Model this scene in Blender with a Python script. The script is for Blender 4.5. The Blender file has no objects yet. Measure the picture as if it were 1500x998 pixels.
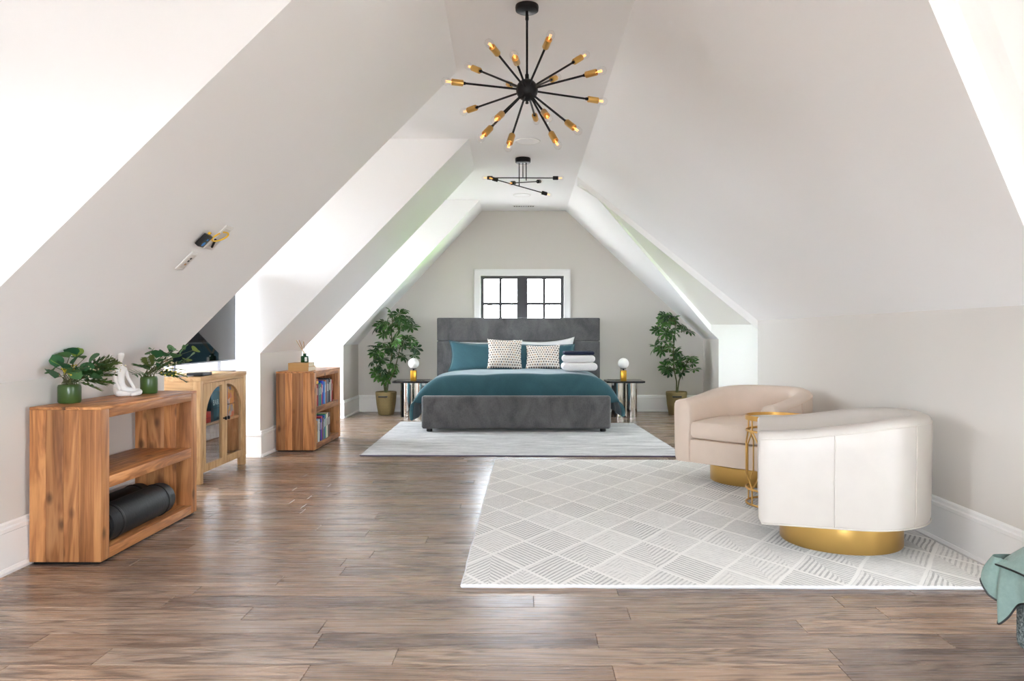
import bpy, bmesh, math, random
from mathutils import Vector, Matrix

# ---------------------------------------------------------------- camera, world, exposure
C = bpy.context.scene.collection
sc = bpy.context.scene
cam = bpy.data.cameras.new('camera')
cam.sensor_width = 36.0
cam.lens = 36.0 * 1090 / 1500
cam.shift_x = -20 / 1500
cam.shift_y = -10 / 1500
cam.clip_start = 0.05
cam.clip_end = 300
co = bpy.data.objects.new('camera', cam)
co.location = (0, 0, 1.1)
co.rotation_euler = (math.radians(90), 0, 0)
C.objects.link(co)
sc.camera = co

w = bpy.data.worlds.new('overcast_sky')
sc.world = w
w.use_nodes = True
bg = w.node_tree.nodes['Background']
bg.inputs[0].default_value = (0.905, 0.97, 1.08, 1)
bg.inputs[1].default_value = 25.0

vs = sc.view_settings
vs.view_transform = 'Standard'
vs.look = 'None'
vs.gamma = 1.0
vs.use_curve_mapping = False
vs.exposure = 1.02
sc.cycles.diffuse_bounces = 12
sc.cycles.max_bounces = 16
sc.cycles.transparent_max_bounces = 16
sc.cycles.sample_clamp_indirect = 8.0
sc.cycles.caustics_reflective = False
sc.cycles.caustics_refractive = False

def portal(name, loc, rot, sx, sy):            # daylight sampling aid in a window opening
    l = bpy.data.lights.new(name, 'AREA')
    l.shape = 'RECTANGLE'
    l.size = sx
    l.size_y = sy
    l.cycles.is_portal = True
    o = bpy.data.objects.new(name, l)
    o.location = loc
    o.rotation_euler = rot
    C.objects.link(o)

# ---------------------------------------------------------------- helpers
random.seed(7)
PI = math.pi

def S(r, g, b):
    def f(c):
        c /= 255.0
        return c / 12.92 if c <= 0.04045 else ((c + 0.055) / 1.055) ** 2.4
    return (f(r), f(g), f(b), 1.0)

class M:
    """small node-material builder"""
    def __init__(s, name, col=(0.8, 0.8, 0.8, 1), rough=0.5, metal=0.0, **kw):
        s.m = bpy.data.materials.new(name)
        s.m.use_nodes = True
        s.nt = s.m.node_tree
        s.b = s.nt.nodes['Principled BSDF']
        s.b.inputs['Base Color'].default_value = col
        s.b.inputs['Roughness'].default_value = rough
        s.b.inputs['Metallic'].default_value = metal
        for k, v in kw.items():
            s.b.inputs[k.replace('_', ' ')].default_value = v
        s.tc = None
    def n(s, t, **kw):
        nd = s.nt.nodes.new('ShaderNode' + t)
        for k, v in kw.items():
            setattr(nd, k, v)
        return nd
    def l(s, a, b):
        s.nt.links.new(a, b)
    def coord(s, scale=(1, 1, 1), kind='Object', rand=False):
        tc = s.n('TexCoord')
        mp = s.n('Mapping')
        mp.inputs['Scale'].default_value = scale
        s.l(tc.outputs[kind], mp.inputs['Vector'])
        if rand:
            oi = s.n('ObjectInfo')
            mul = s.math('MULTIPLY', oi.outputs['Random'], 57.0)
            cx = s.n('CombineXYZ')
            for i in range(3):
                s.l(mul, cx.inputs[i])
            s.l(cx.outputs[0], mp.inputs['Location'])
        return mp.outputs[0]
    def math(s, op, a, b=None, c=None):
        nd = s.n('Math', operation=op)
        for i, v in enumerate((a, b, c)):
            if v is None:
                continue
            if isinstance(v, (int, float)):
                nd.inputs[i].default_value = v
            else:
                s.l(v, nd.inputs[i])
        return nd.outputs[0]
    def noise(s, vec, scale, detail=3, rough=0.5, dist=0.0):
        nd = s.n('TexNoise')
        nd.inputs['Scale'].default_value = scale
        nd.inputs['Detail'].default_value = detail
        nd.inputs['Roughness'].default_value = rough
        nd.inputs['Distortion'].default_value = dist
        s.l(vec, nd.inputs['Vector'])
        return nd.outputs[0]
    def ramp(s, fac, stops):
        nd = s.n('ValToRGB')
        el = nd.color_ramp.elements
        while len(el) < len(stops):
            el.new(0.5)
        for e, (p, c) in zip(el, stops):
            e.position = p
            e.color = c
        s.l(fac, nd.inputs[0])
        return nd.outputs[0]
    def mix(s, fac, a, b, blend='MIX'):
        nd = s.n('Mix', data_type='RGBA', blend_type=blend)
        for sock, v in ((nd.inputs[0], fac), (nd.inputs[6], a), (nd.inputs[7], b)):
            if isinstance(v, (int, float, tuple)):
                sock.default_value = v
            else:
                s.l(v, sock)
        return nd.outputs[2]
    def color(s, v):
        s.l(v, s.b.inputs['Base Color'])
    def bump(s, h, strength=0.2, dist=0.01):
        nd = s.n('Bump')
        nd.inputs['Strength'].default_value = strength
        nd.inputs['Distance'].default_value = dist
        s.l(h, nd.inputs['Height'])
        s.l(nd.outputs[0], s.b.inputs['Normal'])

MAT = {}

def paint(name, col, rough=0.75):
    a = M(name, col, rough)
    v = a.coord((1, 1, 1))
    nz = a.noise(v, 90, 2)
    a.bump(nz, 0.04, 0.002)
    c2 = tuple(x * 0.965 for x in col[:3]) + (1,)
    a.color(a.mix(a.noise(v, 1.3, 2), col, c2))
    MAT[name] = a.m
    return a.m

paint('ceiling_white', S(249, 248, 247))
paint('wall_greige', S(218, 213, 206))
paint('trim_white', S(243, 242, 240), 0.45)

def simple(name, col, rough=0.5, metal=0.0, vary=0.0, scale=20, bump=0.0, **kw):
    a = M(name, col, rough, metal, **kw)
    if vary or bump:
        v = a.coord()
        nz = a.noise(v, scale, 4)
        if vary:
            c2 = tuple(max(0, x * (1 - vary)) for x in col[:3]) + (1,)
            c1 = tuple(min(1, x * (1 + vary * 0.6)) for x in col[:3]) + (1,)
            a.color(a.ramp(nz, [(0.3, c2), (0.7, c1)]))
        if bump:
            a.bump(nz, bump, 0.01)
    MAT[name] = a.m
    return a

simple('black_metal', S(34, 33, 34), 0.42, 0.6)
simple('brass', S(222, 178, 104), 0.3, 1.0)
simple('brushed_gold', S(226, 184, 108), 0.32, 1.0)
simple('gold_block', S(206, 156, 58), 0.32, 0.85)
simple('chrome', S(225, 222, 216), 0.06, 1.0)
simple('dark_stone', S(38, 38, 40), 0.18, vary=0.3, scale=14)
simple('opal_glass', S(245, 243, 240), 0.3)
simple('white_plastic', S(236, 234, 230), 0.4)
simple('black_plastic', S(20, 21, 24), 0.35)
simple('screen_glass', S(9, 10, 13), 0.04, 0.0)
simple('silver', S(150, 152, 160), 0.3, 0.9)
simple('window_black', S(52, 48, 50), 0.4)
simple('porcelain', S(244, 241, 238), 0.35, vary=0.03, scale=40, bump=0.05)
simple('leather_white', S(202, 195, 187), 0.42, vary=0.03, scale=9, bump=0.03)
simple('leather_blush', S(224, 206, 190), 0.5, vary=0.03, scale=9, bump=0.03)
simple('piping_white', S(206, 199, 190), 0.5)
simple('piping_blush', S(228, 206, 188), 0.5)
simple('towel_white', S(240, 234, 234), 0.95, vary=0.05, scale=160, bump=0.5)
simple('towel_navy', S(34, 40, 66), 0.95, vary=0.2, scale=160, bump=0.5)
simple('linen_white', S(234, 234, 236), 0.9, vary=0.03, scale=12, bump=0.1)
simple('mat_black', S(26, 27, 28), 0.55, vary=0.2, scale=60, bump=0.12)
simple('plant_stem', S(92, 96, 58), 0.7, vary=0.25, scale=25)
simple('soil', S(48, 36, 28), 0.95, vary=0.4, scale=60, bump=0.6)
simple('amber_filament', S(255, 190, 110), 0.4)
simple('yellow_cable', S(232, 186, 30), 0.45)
simple('blue_label', S(40, 140, 225), 0.4)
simple('reed', S(176, 146, 106), 0.8)
simple('page_edge', S(232, 222, 200), 0.9, vary=0.08, scale=120)
simple('rubber_black', S(18, 18, 18), 0.5)
simple('bark', S(80, 66, 52), 0.9, vary=0.3, scale=8)
simple('lawn', S(128, 176, 82), 0.95, vary=0.3, scale=0.6)
simple('gravel', S(168, 162, 156), 0.95, vary=0.15, scale=0.8)
simple('exterior_siding', S(205, 205, 200), 0.8)
_f = MAT['amber_filament'].node_tree.nodes['Principled BSDF']
_f.inputs['Emission Color'].default_value = S(255, 176, 90)
_f.inputs['Emission Strength'].default_value = 1.3

def clear_glass(name, tint, refl=0.6, base=0.0):
    m = bpy.data.materials.new(name)
    m.use_nodes = True
    nt = m.node_tree
    nt.nodes.remove(nt.nodes['Principled BSDF'])
    out = nt.nodes['Material Output']
    tr = nt.nodes.new('ShaderNodeBsdfTransparent')
    tr.inputs[0].default_value = tint
    gl = nt.nodes.new('ShaderNodeBsdfGlossy')
    gl.inputs['Roughness'].default_value = 0.02
    lw = nt.nodes.new('ShaderNodeLayerWeight')          # same from both sides of the sheet
    lw.inputs[0].default_value = 0.5
    pw = nt.nodes.new('ShaderNodeMath')
    pw.operation = 'POWER'
    pw.inputs[1].default_value = 4.0
    nt.links.new(lw.outputs['Facing'], pw.inputs[0])
    fr = nt.nodes.new('ShaderNodeMath')
    fr.operation = 'MULTIPLY_ADD'
    fr.inputs[1].default_value = 0.9
    fr.inputs[2].default_value = 0.05
    nt.links.new(pw.outputs[0], fr.inputs[0])
    mu = nt.nodes.new('ShaderNodeMath')
    mu.operation = 'MULTIPLY_ADD'
    mu.inputs[1].default_value = refl
    mu.inputs[2].default_value = base
    nt.links.new(fr.outputs[0], mu.inputs[0])
    mx = nt.nodes.new('ShaderNodeMixShader')
    nt.links.new(mu.outputs[0], mx.inputs[0])
    nt.links.new(tr.outputs[0], mx.inputs[1])
    nt.links.new(gl.outputs[0], mx.inputs[2])
    nt.links.new(mx.outputs[0], out.inputs[0])
    MAT[name] = m
clear_glass('pane_glass', (0.96, 0.98, 0.97, 1), 0.6)
clear_glass('door_glass', (0.92, 0.93, 0.93, 1), 2.0, 0.0)
clear_glass('bulb_glass', (0.99, 0.985, 0.98, 1), 0.45, 0.0)

# green frosted vase glass, bottle glass
a = M('vase_glass', S(82, 112, 56), 0.3, 0.0)
a.b.inputs['Transmission Weight'].default_value = 0.35
MAT['vase_glass'] = a.m
a = M('bottle_glass', S(20, 84, 36), 0.08, 0.0)
a.b.inputs['Transmission Weight'].default_value = 0.3
MAT['bottle_glass'] = a.m

def wood(name, dark, mid, light, axis, rand=True, rough=0.5, scale=1.0, knots=True, coat=0.0, ringscale=7.0):
    a = M(name, mid, rough)
    sc_ = [9.0, 9.0, 9.0]
    sc_[axis] = 0.9
    v = a.coord(tuple(x * scale for x in sc_), rand=rand)
    big = a.noise(v, 1.1, 3, 0.55, 1.6)
    rings = a.math('SINE', a.math('MULTIPLY', big, ringscale * 6.0))
    rings = a.math('MULTIPLY_ADD', rings, 0.5, 0.5)
    sc2 = [34.0, 34.0, 34.0]
    sc2[axis] = 2.0
    v2 = a.coord(tuple(x * scale for x in sc2), rand=rand)
    fine = a.noise(v2, 1.0, 4, 0.65)
    f = a.math('ADD', a.math('MULTIPLY', rings, 0.30), a.math('MULTIPLY', fine, 0.72))
    col = a.ramp(f, [(0.14, dark), (0.46, mid), (0.86, light)])
    if rand:
        oi = a.n('ObjectInfo')
        tone = a.ramp(oi.outputs['Random'], [(0.0, (0.66, 0.60, 0.56, 1)), (0.35, (0.95, 0.95, 0.95, 1)), (0.7, (1.12, 1.1, 1.06, 1)), (1.0, (1.4, 1.38, 1.32, 1))])
        col = a.mix(1.0, col, tone, 'MULTIPLY')
    if knots:
        sc3 = [9.0, 9.0, 9.0]
        sc3[axis] = 5.0
        v3 = a.coord(tuple(x * scale for x in sc3), rand=rand)
        vo = a.n('TexVoronoi')
        vo.inputs['Scale'].default_value = 1.0
        vo.inputs['Randomness'].default_value = 1.0
        a.l(v3, vo.inputs['Vector'])
        wob = a.math('ADD', vo.outputs['Distance'], a.math('MULTIPLY', fine, 0.12))
        k = a.ramp(wob, [(0.13, (1, 1, 1, 1)), (0.27, (0, 0, 0, 1))])
        col = a.mix(a.math('MULTIPLY', k, 0.75), col, tuple(x * 0.45 for x in dark[:3]) + (1,))
    a.color(col)
    a.bump(fine, 0.08, 0.003)
    if coat:
        a.b.inputs['Coat Weight'].default_value = coat
        a.b.inputs['Coat Roughness'].default_value = 0.22
    MAT[name] = a.m

AC = (S(96, 58, 34), S(168, 112, 68), S(206, 152, 100))
wood('acacia_upright', *AC, 2, rough=0.5, ringscale=3.0)
wood('acacia_long', *AC, 1, rough=0.45, ringscale=3.6)
OK_ = (S(166, 124, 80), S(198, 158, 110), S(216, 180, 134))
wood('oak_upright', *OK_, 2, knots=False, rough=0.55, rand=False)
wood('oak_long', *OK_, 1, knots=False, rough=0.55, rand=False, ringscale=3)
wood('oak_cross', *OK_, 0, knots=False, rough=0.55, rand=False, ringscale=3)

# floor planks: grain along X, tone per plank
def plank_mat():
    a = M('oak_floor', (0.2, 0.15, 0.11, 1), 0.3)
    v = a.coord((0.8, 9, 9), rand=True)
    big = a.noise(v, 1.2, 3, 0.5, 0.8)
    rings = a.math('MULTIPLY_ADD', a.math('SINE', a.math('MULTIPLY', big, 46.0)), 0.5, 0.5)
    rings = a.math('POWER', rings, 2.0)
    v2 = a.coord((2.2, 85, 85), rand=True)
    fine = a.noise(v2, 1.0, 4, 0.65)
    f = a.math('ADD', a.math('MULTIPLY', rings, 0.36), a.math('MULTIPLY', fine, 0.8))
    col = a.ramp(f, [(0.2, S(168, 147, 129)), (0.55, S(136, 115, 99)), (0.95, S(80, 65, 56))])
    oi = a.n('ObjectInfo')
    tone = a.ramp(oi.outputs['Random'], [(0.0, (0.68, 0.66, 0.68, 1)), (0.25, (1.0, 0.97, 0.95, 1)), (0.5, (1.12, 1.16, 1.2, 1)), (0.75, (1.3, 1.22, 1.12, 1)), (0.9, (0.84, 0.79, 0.75, 1)), (1.0, (1.2, 1.2, 1.18, 1))])
    a.color(a.mix(1.0, col, tone, 'MULTIPLY'))
    a.l(a.math('MULTIPLY_ADD', fine, 0.16, 0.19), a.b.inputs['Roughness'])
    a.bump(fine, 0.05, 0.002)
    MAT['oak_floor'] = a.m
plank_mat()

def velvet(name, c1, c2, sheen=0.6, scale=5.0, stretch=(1, 1, 0.6)):
    a = M(name, c1, 0.85)
    v = a.coord(stretch)
    f = a.math('ADD', a.math('MULTIPLY', a.noise(v, scale, 4, 0.6, 0.6), 0.75), a.math('MULTIPLY', a.noise(v, 90, 2), 0.25))
    a.color(a.ramp(f, [(0.36, c1), (0.64, c2)]))
    a.bump(a.noise(v, 140, 2), 0.12, 0.004)
    a.b.inputs['Sheen Weight'].default_value = sheen
    a.b.inputs['Sheen Roughness'].default_value = 0.4
    MAT[name] = a.m
velvet('velvet_grey', S(72, 72, 73), S(106, 105, 106), 0.35, 6.0)
velvet('teal_linen', S(46, 84, 94), S(56, 98, 108), 0.25, 3.0, (1, 1, 1))
velvet('sage_linen', S(118, 140, 132), S(138, 160, 152), 0.2, 4.0, (1, 1, 1))
a = M('tweed', S(100, 112, 112), 0.95)
v = a.coord((1, 1, 1))
a.color(a.ramp(a.noise(v, 130, 3, 0.7), [(0.36, S(58, 72, 74)), (0.5, S(112, 124, 124)), (0.66, S(178, 186, 184))]))
a.bump(a.noise(v, 130, 3), 0.8, 0.01)
MAT['tweed'] = a.m

# dotted knit cushion
a = M('dotted_knit', S(226, 216, 206), 0.95)
v = a.coord((31, 31, 31))
sx = a.n('SeparateXYZ')
a.l(v, sx.inputs[0])
row = a.math('FLOOR', sx.outputs[2])
xo = a.math('ADD', sx.outputs[0], a.math('MULTIPLY', a.math('MODULO', row, 2.0), 0.5))
fx = a.math('SUBTRACT', a.math('FRACT', xo), 0.5)
fz = a.math('SUBTRACT', a.math('FRACT', sx.outputs[2]), 0.5)
d = a.math('SQRT', a.math('ADD', a.math('MULTIPLY', fx, fx), a.math('MULTIPLY', fz, fz)))
dot = a.ramp(d, [(0.24, (1, 1, 1, 1)), (0.36, (0, 0, 0, 1))])
cxyz = a.n('CombineXYZ')
a.l(a.math('FLOOR', xo), cxyz.inputs[0])
a.l(row, cxyz.inputs[1])
wn = a.n('TexWhiteNoise')
a.l(cxyz.outputs[0], wn.inputs[0])
dc = a.ramp(wn.outputs[0], [(0.0, S(60, 62, 72)), (0.35, S(110, 90, 74)), (0.6, S(84, 84, 94)), (0.85, S(170, 130, 96))])
a.color(a.mix(dot, S(230, 221, 212), dc))
a.bump(a.math('SUBTRACT', 1.0, d), 0.4, 0.01)
MAT['dotted_knit'] = a.m

# diamond hatch rug
def rug_mat():
    a = M('diamond_rug', S(232, 230, 226), 0.95)
    tc = a.n('TexCoord')
    sx = a.n('SeparateXYZ')
    a.l(tc.outputs['Object'], sx.inputs[0])
    wob = a.noise(tc.outputs['Object'], 5, 2)
    X = a.math('MULTIPLY', a.math('MULTIPLY_ADD', wob, 0.018, sx.outputs[0]), 1 / 0.31)
    Y = a.math('MULTIPLY', a.math('MULTIPLY_ADD', wob, -0.018, sx.outputs[1]), 1 / 0.46)
    A = a.math('ADD', X, Y)
    B = a.math('SUBTRACT', X, Y)
    fa, fb = a.math('FRACT', A), a.math('FRACT', B)
    ca, cb = a.math('FLOOR', A), a.math('FLOOR', B)
    cell = a.n('CombineXYZ')
    a.l(ca, cell.inputs[0])
    a.l(cb, cell.inputs[1])
    wn = a.n('TexWhiteNoise')
    a.l(cell.outputs[0], wn.inputs[0])
    pick = a.math('GREATER_THAN', wn.outputs[0], 0.5)
    half = a.math('GREATER_THAN', a.math('ADD', fa, fb), 1.0)
    wn2 = a.n('TexWhiteNoise')
    a.l(a.math('ADD', a.math('MULTIPLY', ca, 3.17), a.math('MULTIPLY', cb, 7.31)), wn2.inputs[0]) if False else a.l(cell.outputs[0], wn2.inputs[0])
    half = a.math('MULTIPLY', half, a.math('GREATER_THAN', a.math('FRACT', a.math('MULTIPLY', wn2.outputs[0], 7.3)), 0.35))
    pick = a.math('ABSOLUTE', a.math('SUBTRACT', pick, half))
    sel = a.math('ADD', a.math('MULTIPLY', fa, pick), a.math('MULTIPLY', fb, a.math('SUBTRACT', 1.0, pick)))
    st = a.math('MULTIPLY_ADD', a.math('SINE', a.math('MULTIPLY', sel, 2 * PI * 11.0)), 0.5, 0.5)
    st = a.ramp(st, [(0.55, (0, 0, 0, 1)), (0.75, (1, 1, 1, 1))])
    nz = a.noise(tc.outputs['Object'], 30, 4, 0.75)
    dens = a.ramp(a.math('ADD', a.math('MULTIPLY', a.math('FRACT', a.math('MULTIPLY', wn.outputs[0], 5.7)), 0.30), a.math('MULTIPLY', nz, 0.75)), [(0.28, (0.05, 0.05, 0.05, 1)), (0.66, (1, 1, 1, 1))])
    ea = a.math('ABSOLUTE', a.math('SUBTRACT', fa, 0.5))
    eb = a.math('ABSOLUTE', a.math('SUBTRACT', fb, 0.5))
    edge = a.ramp(a.math('MAXIMUM', ea, eb), [(0.458, (0, 0, 0, 1)), (0.474, (1, 1, 1, 1))])
    inv = a.math('SUBTRACT', 1.0, edge)
    hatch = a.math('MULTIPLY', a.math('MULTIPLY', st, dens), inv)
    streak = a.noise(a.coord((3, 40, 1)), 6, 3)
    basec = a.ramp(streak, [(0.35, S(230, 229, 226)), (0.65, S(246, 245, 242))])
    basec = a.mix(edge, basec, S(247, 246, 243))
    a.color(a.mix(a.math('MULTIPLY', hatch, 0.60), basec, S(136, 136, 137)))
    a.bump(a.math('SUBTRACT', a.noise(tc.outputs['Object'], 240, 2), a.math('MULTIPLY', hatch, 0.8)), 0.5, 0.006)
    MAT['diamond_rug'] = a.m
rug_mat()
a = M('silver_rug', S(190, 190, 190), 0.8)
v = a.coord((1.2, 5, 1))
f = a.math('ADD', a.math('MULTIPLY', a.noise(v, 2.2, 4, 0.6, 0.8), 0.7), a.math('MULTIPLY', a.noise(v, 26, 3), 0.3))
a.color(a.ramp(f, [(0.36, S(136, 136, 137)), (0.5, S(176, 175, 175)), (0.66, S(208, 207, 206))]))
a.bump(a.noise(a.coord(), 220, 2), 0.25, 0.004)
a.b.inputs['Sheen Weight'].default_value = 0.3
MAT['silver_rug'] = a.m
simple('rug_edge', S(104, 98, 118), 0.9)

# woven basket
a = M('woven_basket', S(150, 130, 84), 0.7)
tc = a.n('TexCoord')
sx = a.n('SeparateXYZ')
a.l(tc.outputs['Object'], sx.inputs[0])
an = a.math('MULTIPLY', a.math('ARCTAN2', sx.outputs[1], sx.outputs[0]), 40.0 / (2 * PI))
zz = a.math('MULTIPLY', sx.outputs[2], 60.0)
rw = a.math('FLOOR', zz)
uu = a.math('FRACT', a.math('ADD', an, a.math('MULTIPLY', a.math('MODULO', rw, 2.0), 0.5)))
uu = a.math('ABSOLUTE', a.math('SUBTRACT', uu, 0.5))
ww = a.math('ABSOLUTE', a.math('SUBTRACT', a.math('FRACT', zz), 0.5))
hole = a.ramp(a.math('ADD', uu, ww), [(0.22, (1, 1, 1, 1)), (0.4, (0, 0, 0, 1))])
a.color(a.mix(a.math('MULTIPLY', hole, 0.8), S(150, 131, 86), S(70, 58, 34)))
a.bump(a.math('SUBTRACT', 1.0, hole), 0.5, 0.006)
MAT['woven_basket'] = a.m

def leafmat(name, c1, c2, rough=0.45, scale=14):
    a = M(name, c1, rough)
    oi = a.n('ObjectInfo')
    a.color(a.mix(oi.outputs['Random'], c1, c2))
    a.b.inputs['Subsurface Weight'].default_value = 0.0
    MAT[name] = a.m
leafmat('leaf_deep', S(26, 62, 26), S(78, 124, 50))
leafmat('leaf_eucalyptus', S(46, 96, 62), S(96, 138, 84), 0.55)
leafmat('leaf_lime', S(128, 152, 66), S(150, 172, 84), 0.55)
leafmat('leaf_fern', S(52, 82, 36), S(112, 122, 62), 0.6)
leafmat('leaf_tree', S(40, 62, 22), S(56, 80, 32), 0.8)
simple('berry_yellow', S(214, 196, 60), 0.5)
simple('blossom_cream', S(226, 210, 172), 0.8)

# ---------------------------------------------------------------- mesh helpers
def finish(bm, name, mat, parent=None, smooth=False, sharp=40, normals=True):
    if normals:
        bmesh.ops.recalc_face_normals(bm, faces=bm.faces)
    me = bpy.data.meshes.new(name)
    bm.to_mesh(me)
    bm.free()
    if isinstance(mat, (list, tuple)):
        for m_ in mat:
            me.materials.append(MAT[m_])
    else:
        me.materials.append(MAT[mat])
    if smooth:
        for p in me.polygons:
            p.use_smooth = True
        if sharp:
            me.set_sharp_from_angle(angle=math.radians(sharp))
    o = bpy.data.objects.new(name, me)
    C.objects.link(o)
    if parent:
        o.parent = parent
    return o

def tag(o, label, cat, group=None):
    o['label'] = label
    o['category'] = cat
    if group:
        o['group'] = group
    return o

def thing(name, label, cat, loc=(0, 0, 0), rotz=0.0, group=None):
    o = bpy.data.objects.new(name, None)
    o.empty_display_size = 0.1
    C.objects.link(o)
    o.location = loc
    o.rotation_euler = (0, 0, rotz)
    return tag(o, label, cat, group)

def struct(o):
    o['kind'] = 'structure'
    return o

def box(bm, x0, x1, y0, y1, z0, z1, bev=0.0, seg=2):
    t = bmesh.new()
    bmesh.ops.create_cube(t, size=1.0)
    for v in t.verts:
        v.co = Vector(((x0 + x1) / 2 + v.co.x * (x1 - x0), (y0 + y1) / 2 + v.co.y * (y1 - y0), (z0 + z1) / 2 + v.co.z * (z1 - z0)))
    if bev:
        bmesh.ops.bevel(t, geom=list(t.edges), offset=bev, segments=seg, profile=0.5, affect='EDGES')
    merge(bm, t)

def merge(bm, t, mtx=None):
    if mtx is not None:
        bmesh.ops.transform(t, matrix=mtx, verts=t.verts)
    mp = {}
    for v in t.verts:
        mp[v] = bm.verts.new(v.co)
    for f in t.faces:
        try:
            nf = bm.faces.new([mp[v] for v in f.verts])
            nf.material_index = f.material_index
        except ValueError:
            pass
    t.free()

def obox(name, mat, x0, x1, y0, y1, z0, z1, bev=0.0, parent=None, seg=2):
    bm = bmesh.new()
    box(bm, x0, x1, y0, y1, z0, z1, bev, seg)
    return finish(bm, name, mat, parent, smooth=bool(bev), sharp=35)

def poly(bm, pts):
    return bm.faces.new([bm.verts.new(p) for p in pts])

def tube(bm, pts, r, segs=8, cap=True, radii=None):
    pts = [Vector(p) for p in pts]
    n = len(pts)
    tans = []
    for i in range(n):
        t = pts[min(i + 1, n - 1)] - pts[max(i - 1, 0)]
        tans.append(t.normalized())
    up = Vector((0, 0, 1)) if abs(tans[0].z) < 0.9 else Vector((1, 0, 0))
    nrm = tans[0].cross(up).normalized()
    rings = []
    for i in range(n):
        nrm = (nrm - tans[i] * nrm.dot(tans[i])).normalized()
        b = tans[i].cross(nrm)
        rr = radii[i] if radii else r
        rings.append([bm.verts.new(pts[i] + (nrm * math.cos(2 * PI * k / segs) + b * math.sin(2 * PI * k / segs)) * rr) for k in range(segs)])
    for i in range(n - 1):
        for k in range(segs):
            bm.faces.new((rings[i][k], rings[i][(k + 1) % segs], rings[i + 1][(k + 1) % segs], rings[i + 1][k]))
    if cap:
        bm.faces.new(rings[0])
        bm.faces.new(rings[-1])

def ring(bm, cx, cy, cz, R, r, segs=40, rs=8, flat=None):
    rows = []
    for i in range(segs):
        a_ = 2 * PI * i / segs
        row = []
        for k in range(rs):
            b_ = 2 * PI * k / rs
            rr = R + r * math.cos(b_)
            row.append(bm.verts.new((cx + rr * math.cos(a_), cy + rr * math.sin(a_), cz + (flat or r) * math.sin(b_))))
        rows.append(row)
    for i in range(segs):
        for k in range(rs):
            bm.faces.new((rows[i][k], rows[(i + 1) % segs][k], rows[(i + 1) % segs][(k + 1) % rs], rows[i][(k + 1) % rs]))

def lathe(bm, prof, segs=32, center=(0, 0, 0), mtx=None):
    t = bmesh.new()
    rows = []
    for (r, z) in prof:
        if r <= 1e-6:
            rows.append([t.verts.new((0, 0, z))])
        else:
            rows.append([t.verts.new((r * math.cos(2 * PI * k / segs), r * math.sin(2 * PI * k / segs), z)) for k in range(segs)])
    for i in range(len(rows) - 1):
        A, B = rows[i], rows[i + 1]
        for k in range(segs):
            k2 = (k + 1) % segs
            if len(A) == 1 and len(B) == 1:
                continue
            if len(A) == 1:
                t.faces.new((A[0], B[k], B[k2]))
            elif len(B) == 1:
                t.faces.new((A[k], A[k2], B[0]))
            else:
                t.faces.new((A[k], A[k2], B[k2], B[k]))
    m_ = Matrix.Translation(center)
    if mtx is not None:
        m_ = m_ @ mtx
    merge(bm, t, m_)

def prism(bm, pts2, d0, d1, axis='y', bev=0.0):
    """extrude a closed 2-D outline; axis y: pts=(x,z); axis x: pts=(y,z); axis z: pts=(x,y)"""
    def P(p, d):
        return {'y': (p[0], d, p[1]), 'x': (d, p[0], p[1]), 'z': (p[0], p[1], d)}[axis]
    t = bmesh.new()
    A = [t.verts.new(P(p, d0)) for p in pts2]
    B = [t.verts.new(P(p, d1)) for p in pts2]
    n = len(pts2)
    fa = t.faces.new(A)
    fb = t.faces.new(B)
    for i in range(n):
        t.faces.new((A[i], A[(i + 1) % n], B[(i + 1) % n], B[i]))
    if bev:
        ed = list(fa.edges) + list(fb.edges)
        bmesh.ops.bevel(t, geom=ed, offset=bev, segments=2, profile=0.5, affect='EDGES')
    merge(bm, t)

def align(d):
    """matrix turning +Z to direction d"""
    return Vector(d).to_track_quat('Z', 'Y').to_matrix().to_4x4()

def copy_tree(o, parent=None):
    c = o.copy()
    C.objects.link(c)
    c.parent = parent
    for ch in list(o.children):
        copy_tree(ch, c)
    return c

# ---------------------------------------------------------------- the room shell
ZC = 2.834                       # flat ceiling
YB, YF = 10.5, -1.3              # back wall, wall behind the camera
def XL(y): return -0.31 - 0.0295 * y      # left edge of the flat ceiling
XR = 0.568
KL = -2.38                       # left knee wall
DX = -3.75                       # left dormer window wall
KR = 2.19                        # right knee wall
DXR = 3.75
SEG_L = [(-1.3, 1.05, 0.872, 0.872), (2.80, 4.92, 0.872, 0.885), (6.62, 7.87, 0.925, 0.925), (9.64, 10.5, 0.95, 0.95)]
DORM_L = [(1.05, 2.80, 0.872, 0.872), (4.92, 6.62, 0.885, 0.925), (7.87, 9.64, 0.925, 0.95)]
def KLx(y): return -2.39 if y < 5 else -2.362

def zR(x): return ZC - 0.992 * (x - XR)           # main right slope
def zR3(x): return ZC - 0.932 * (x - XR)          # far right slope

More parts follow.
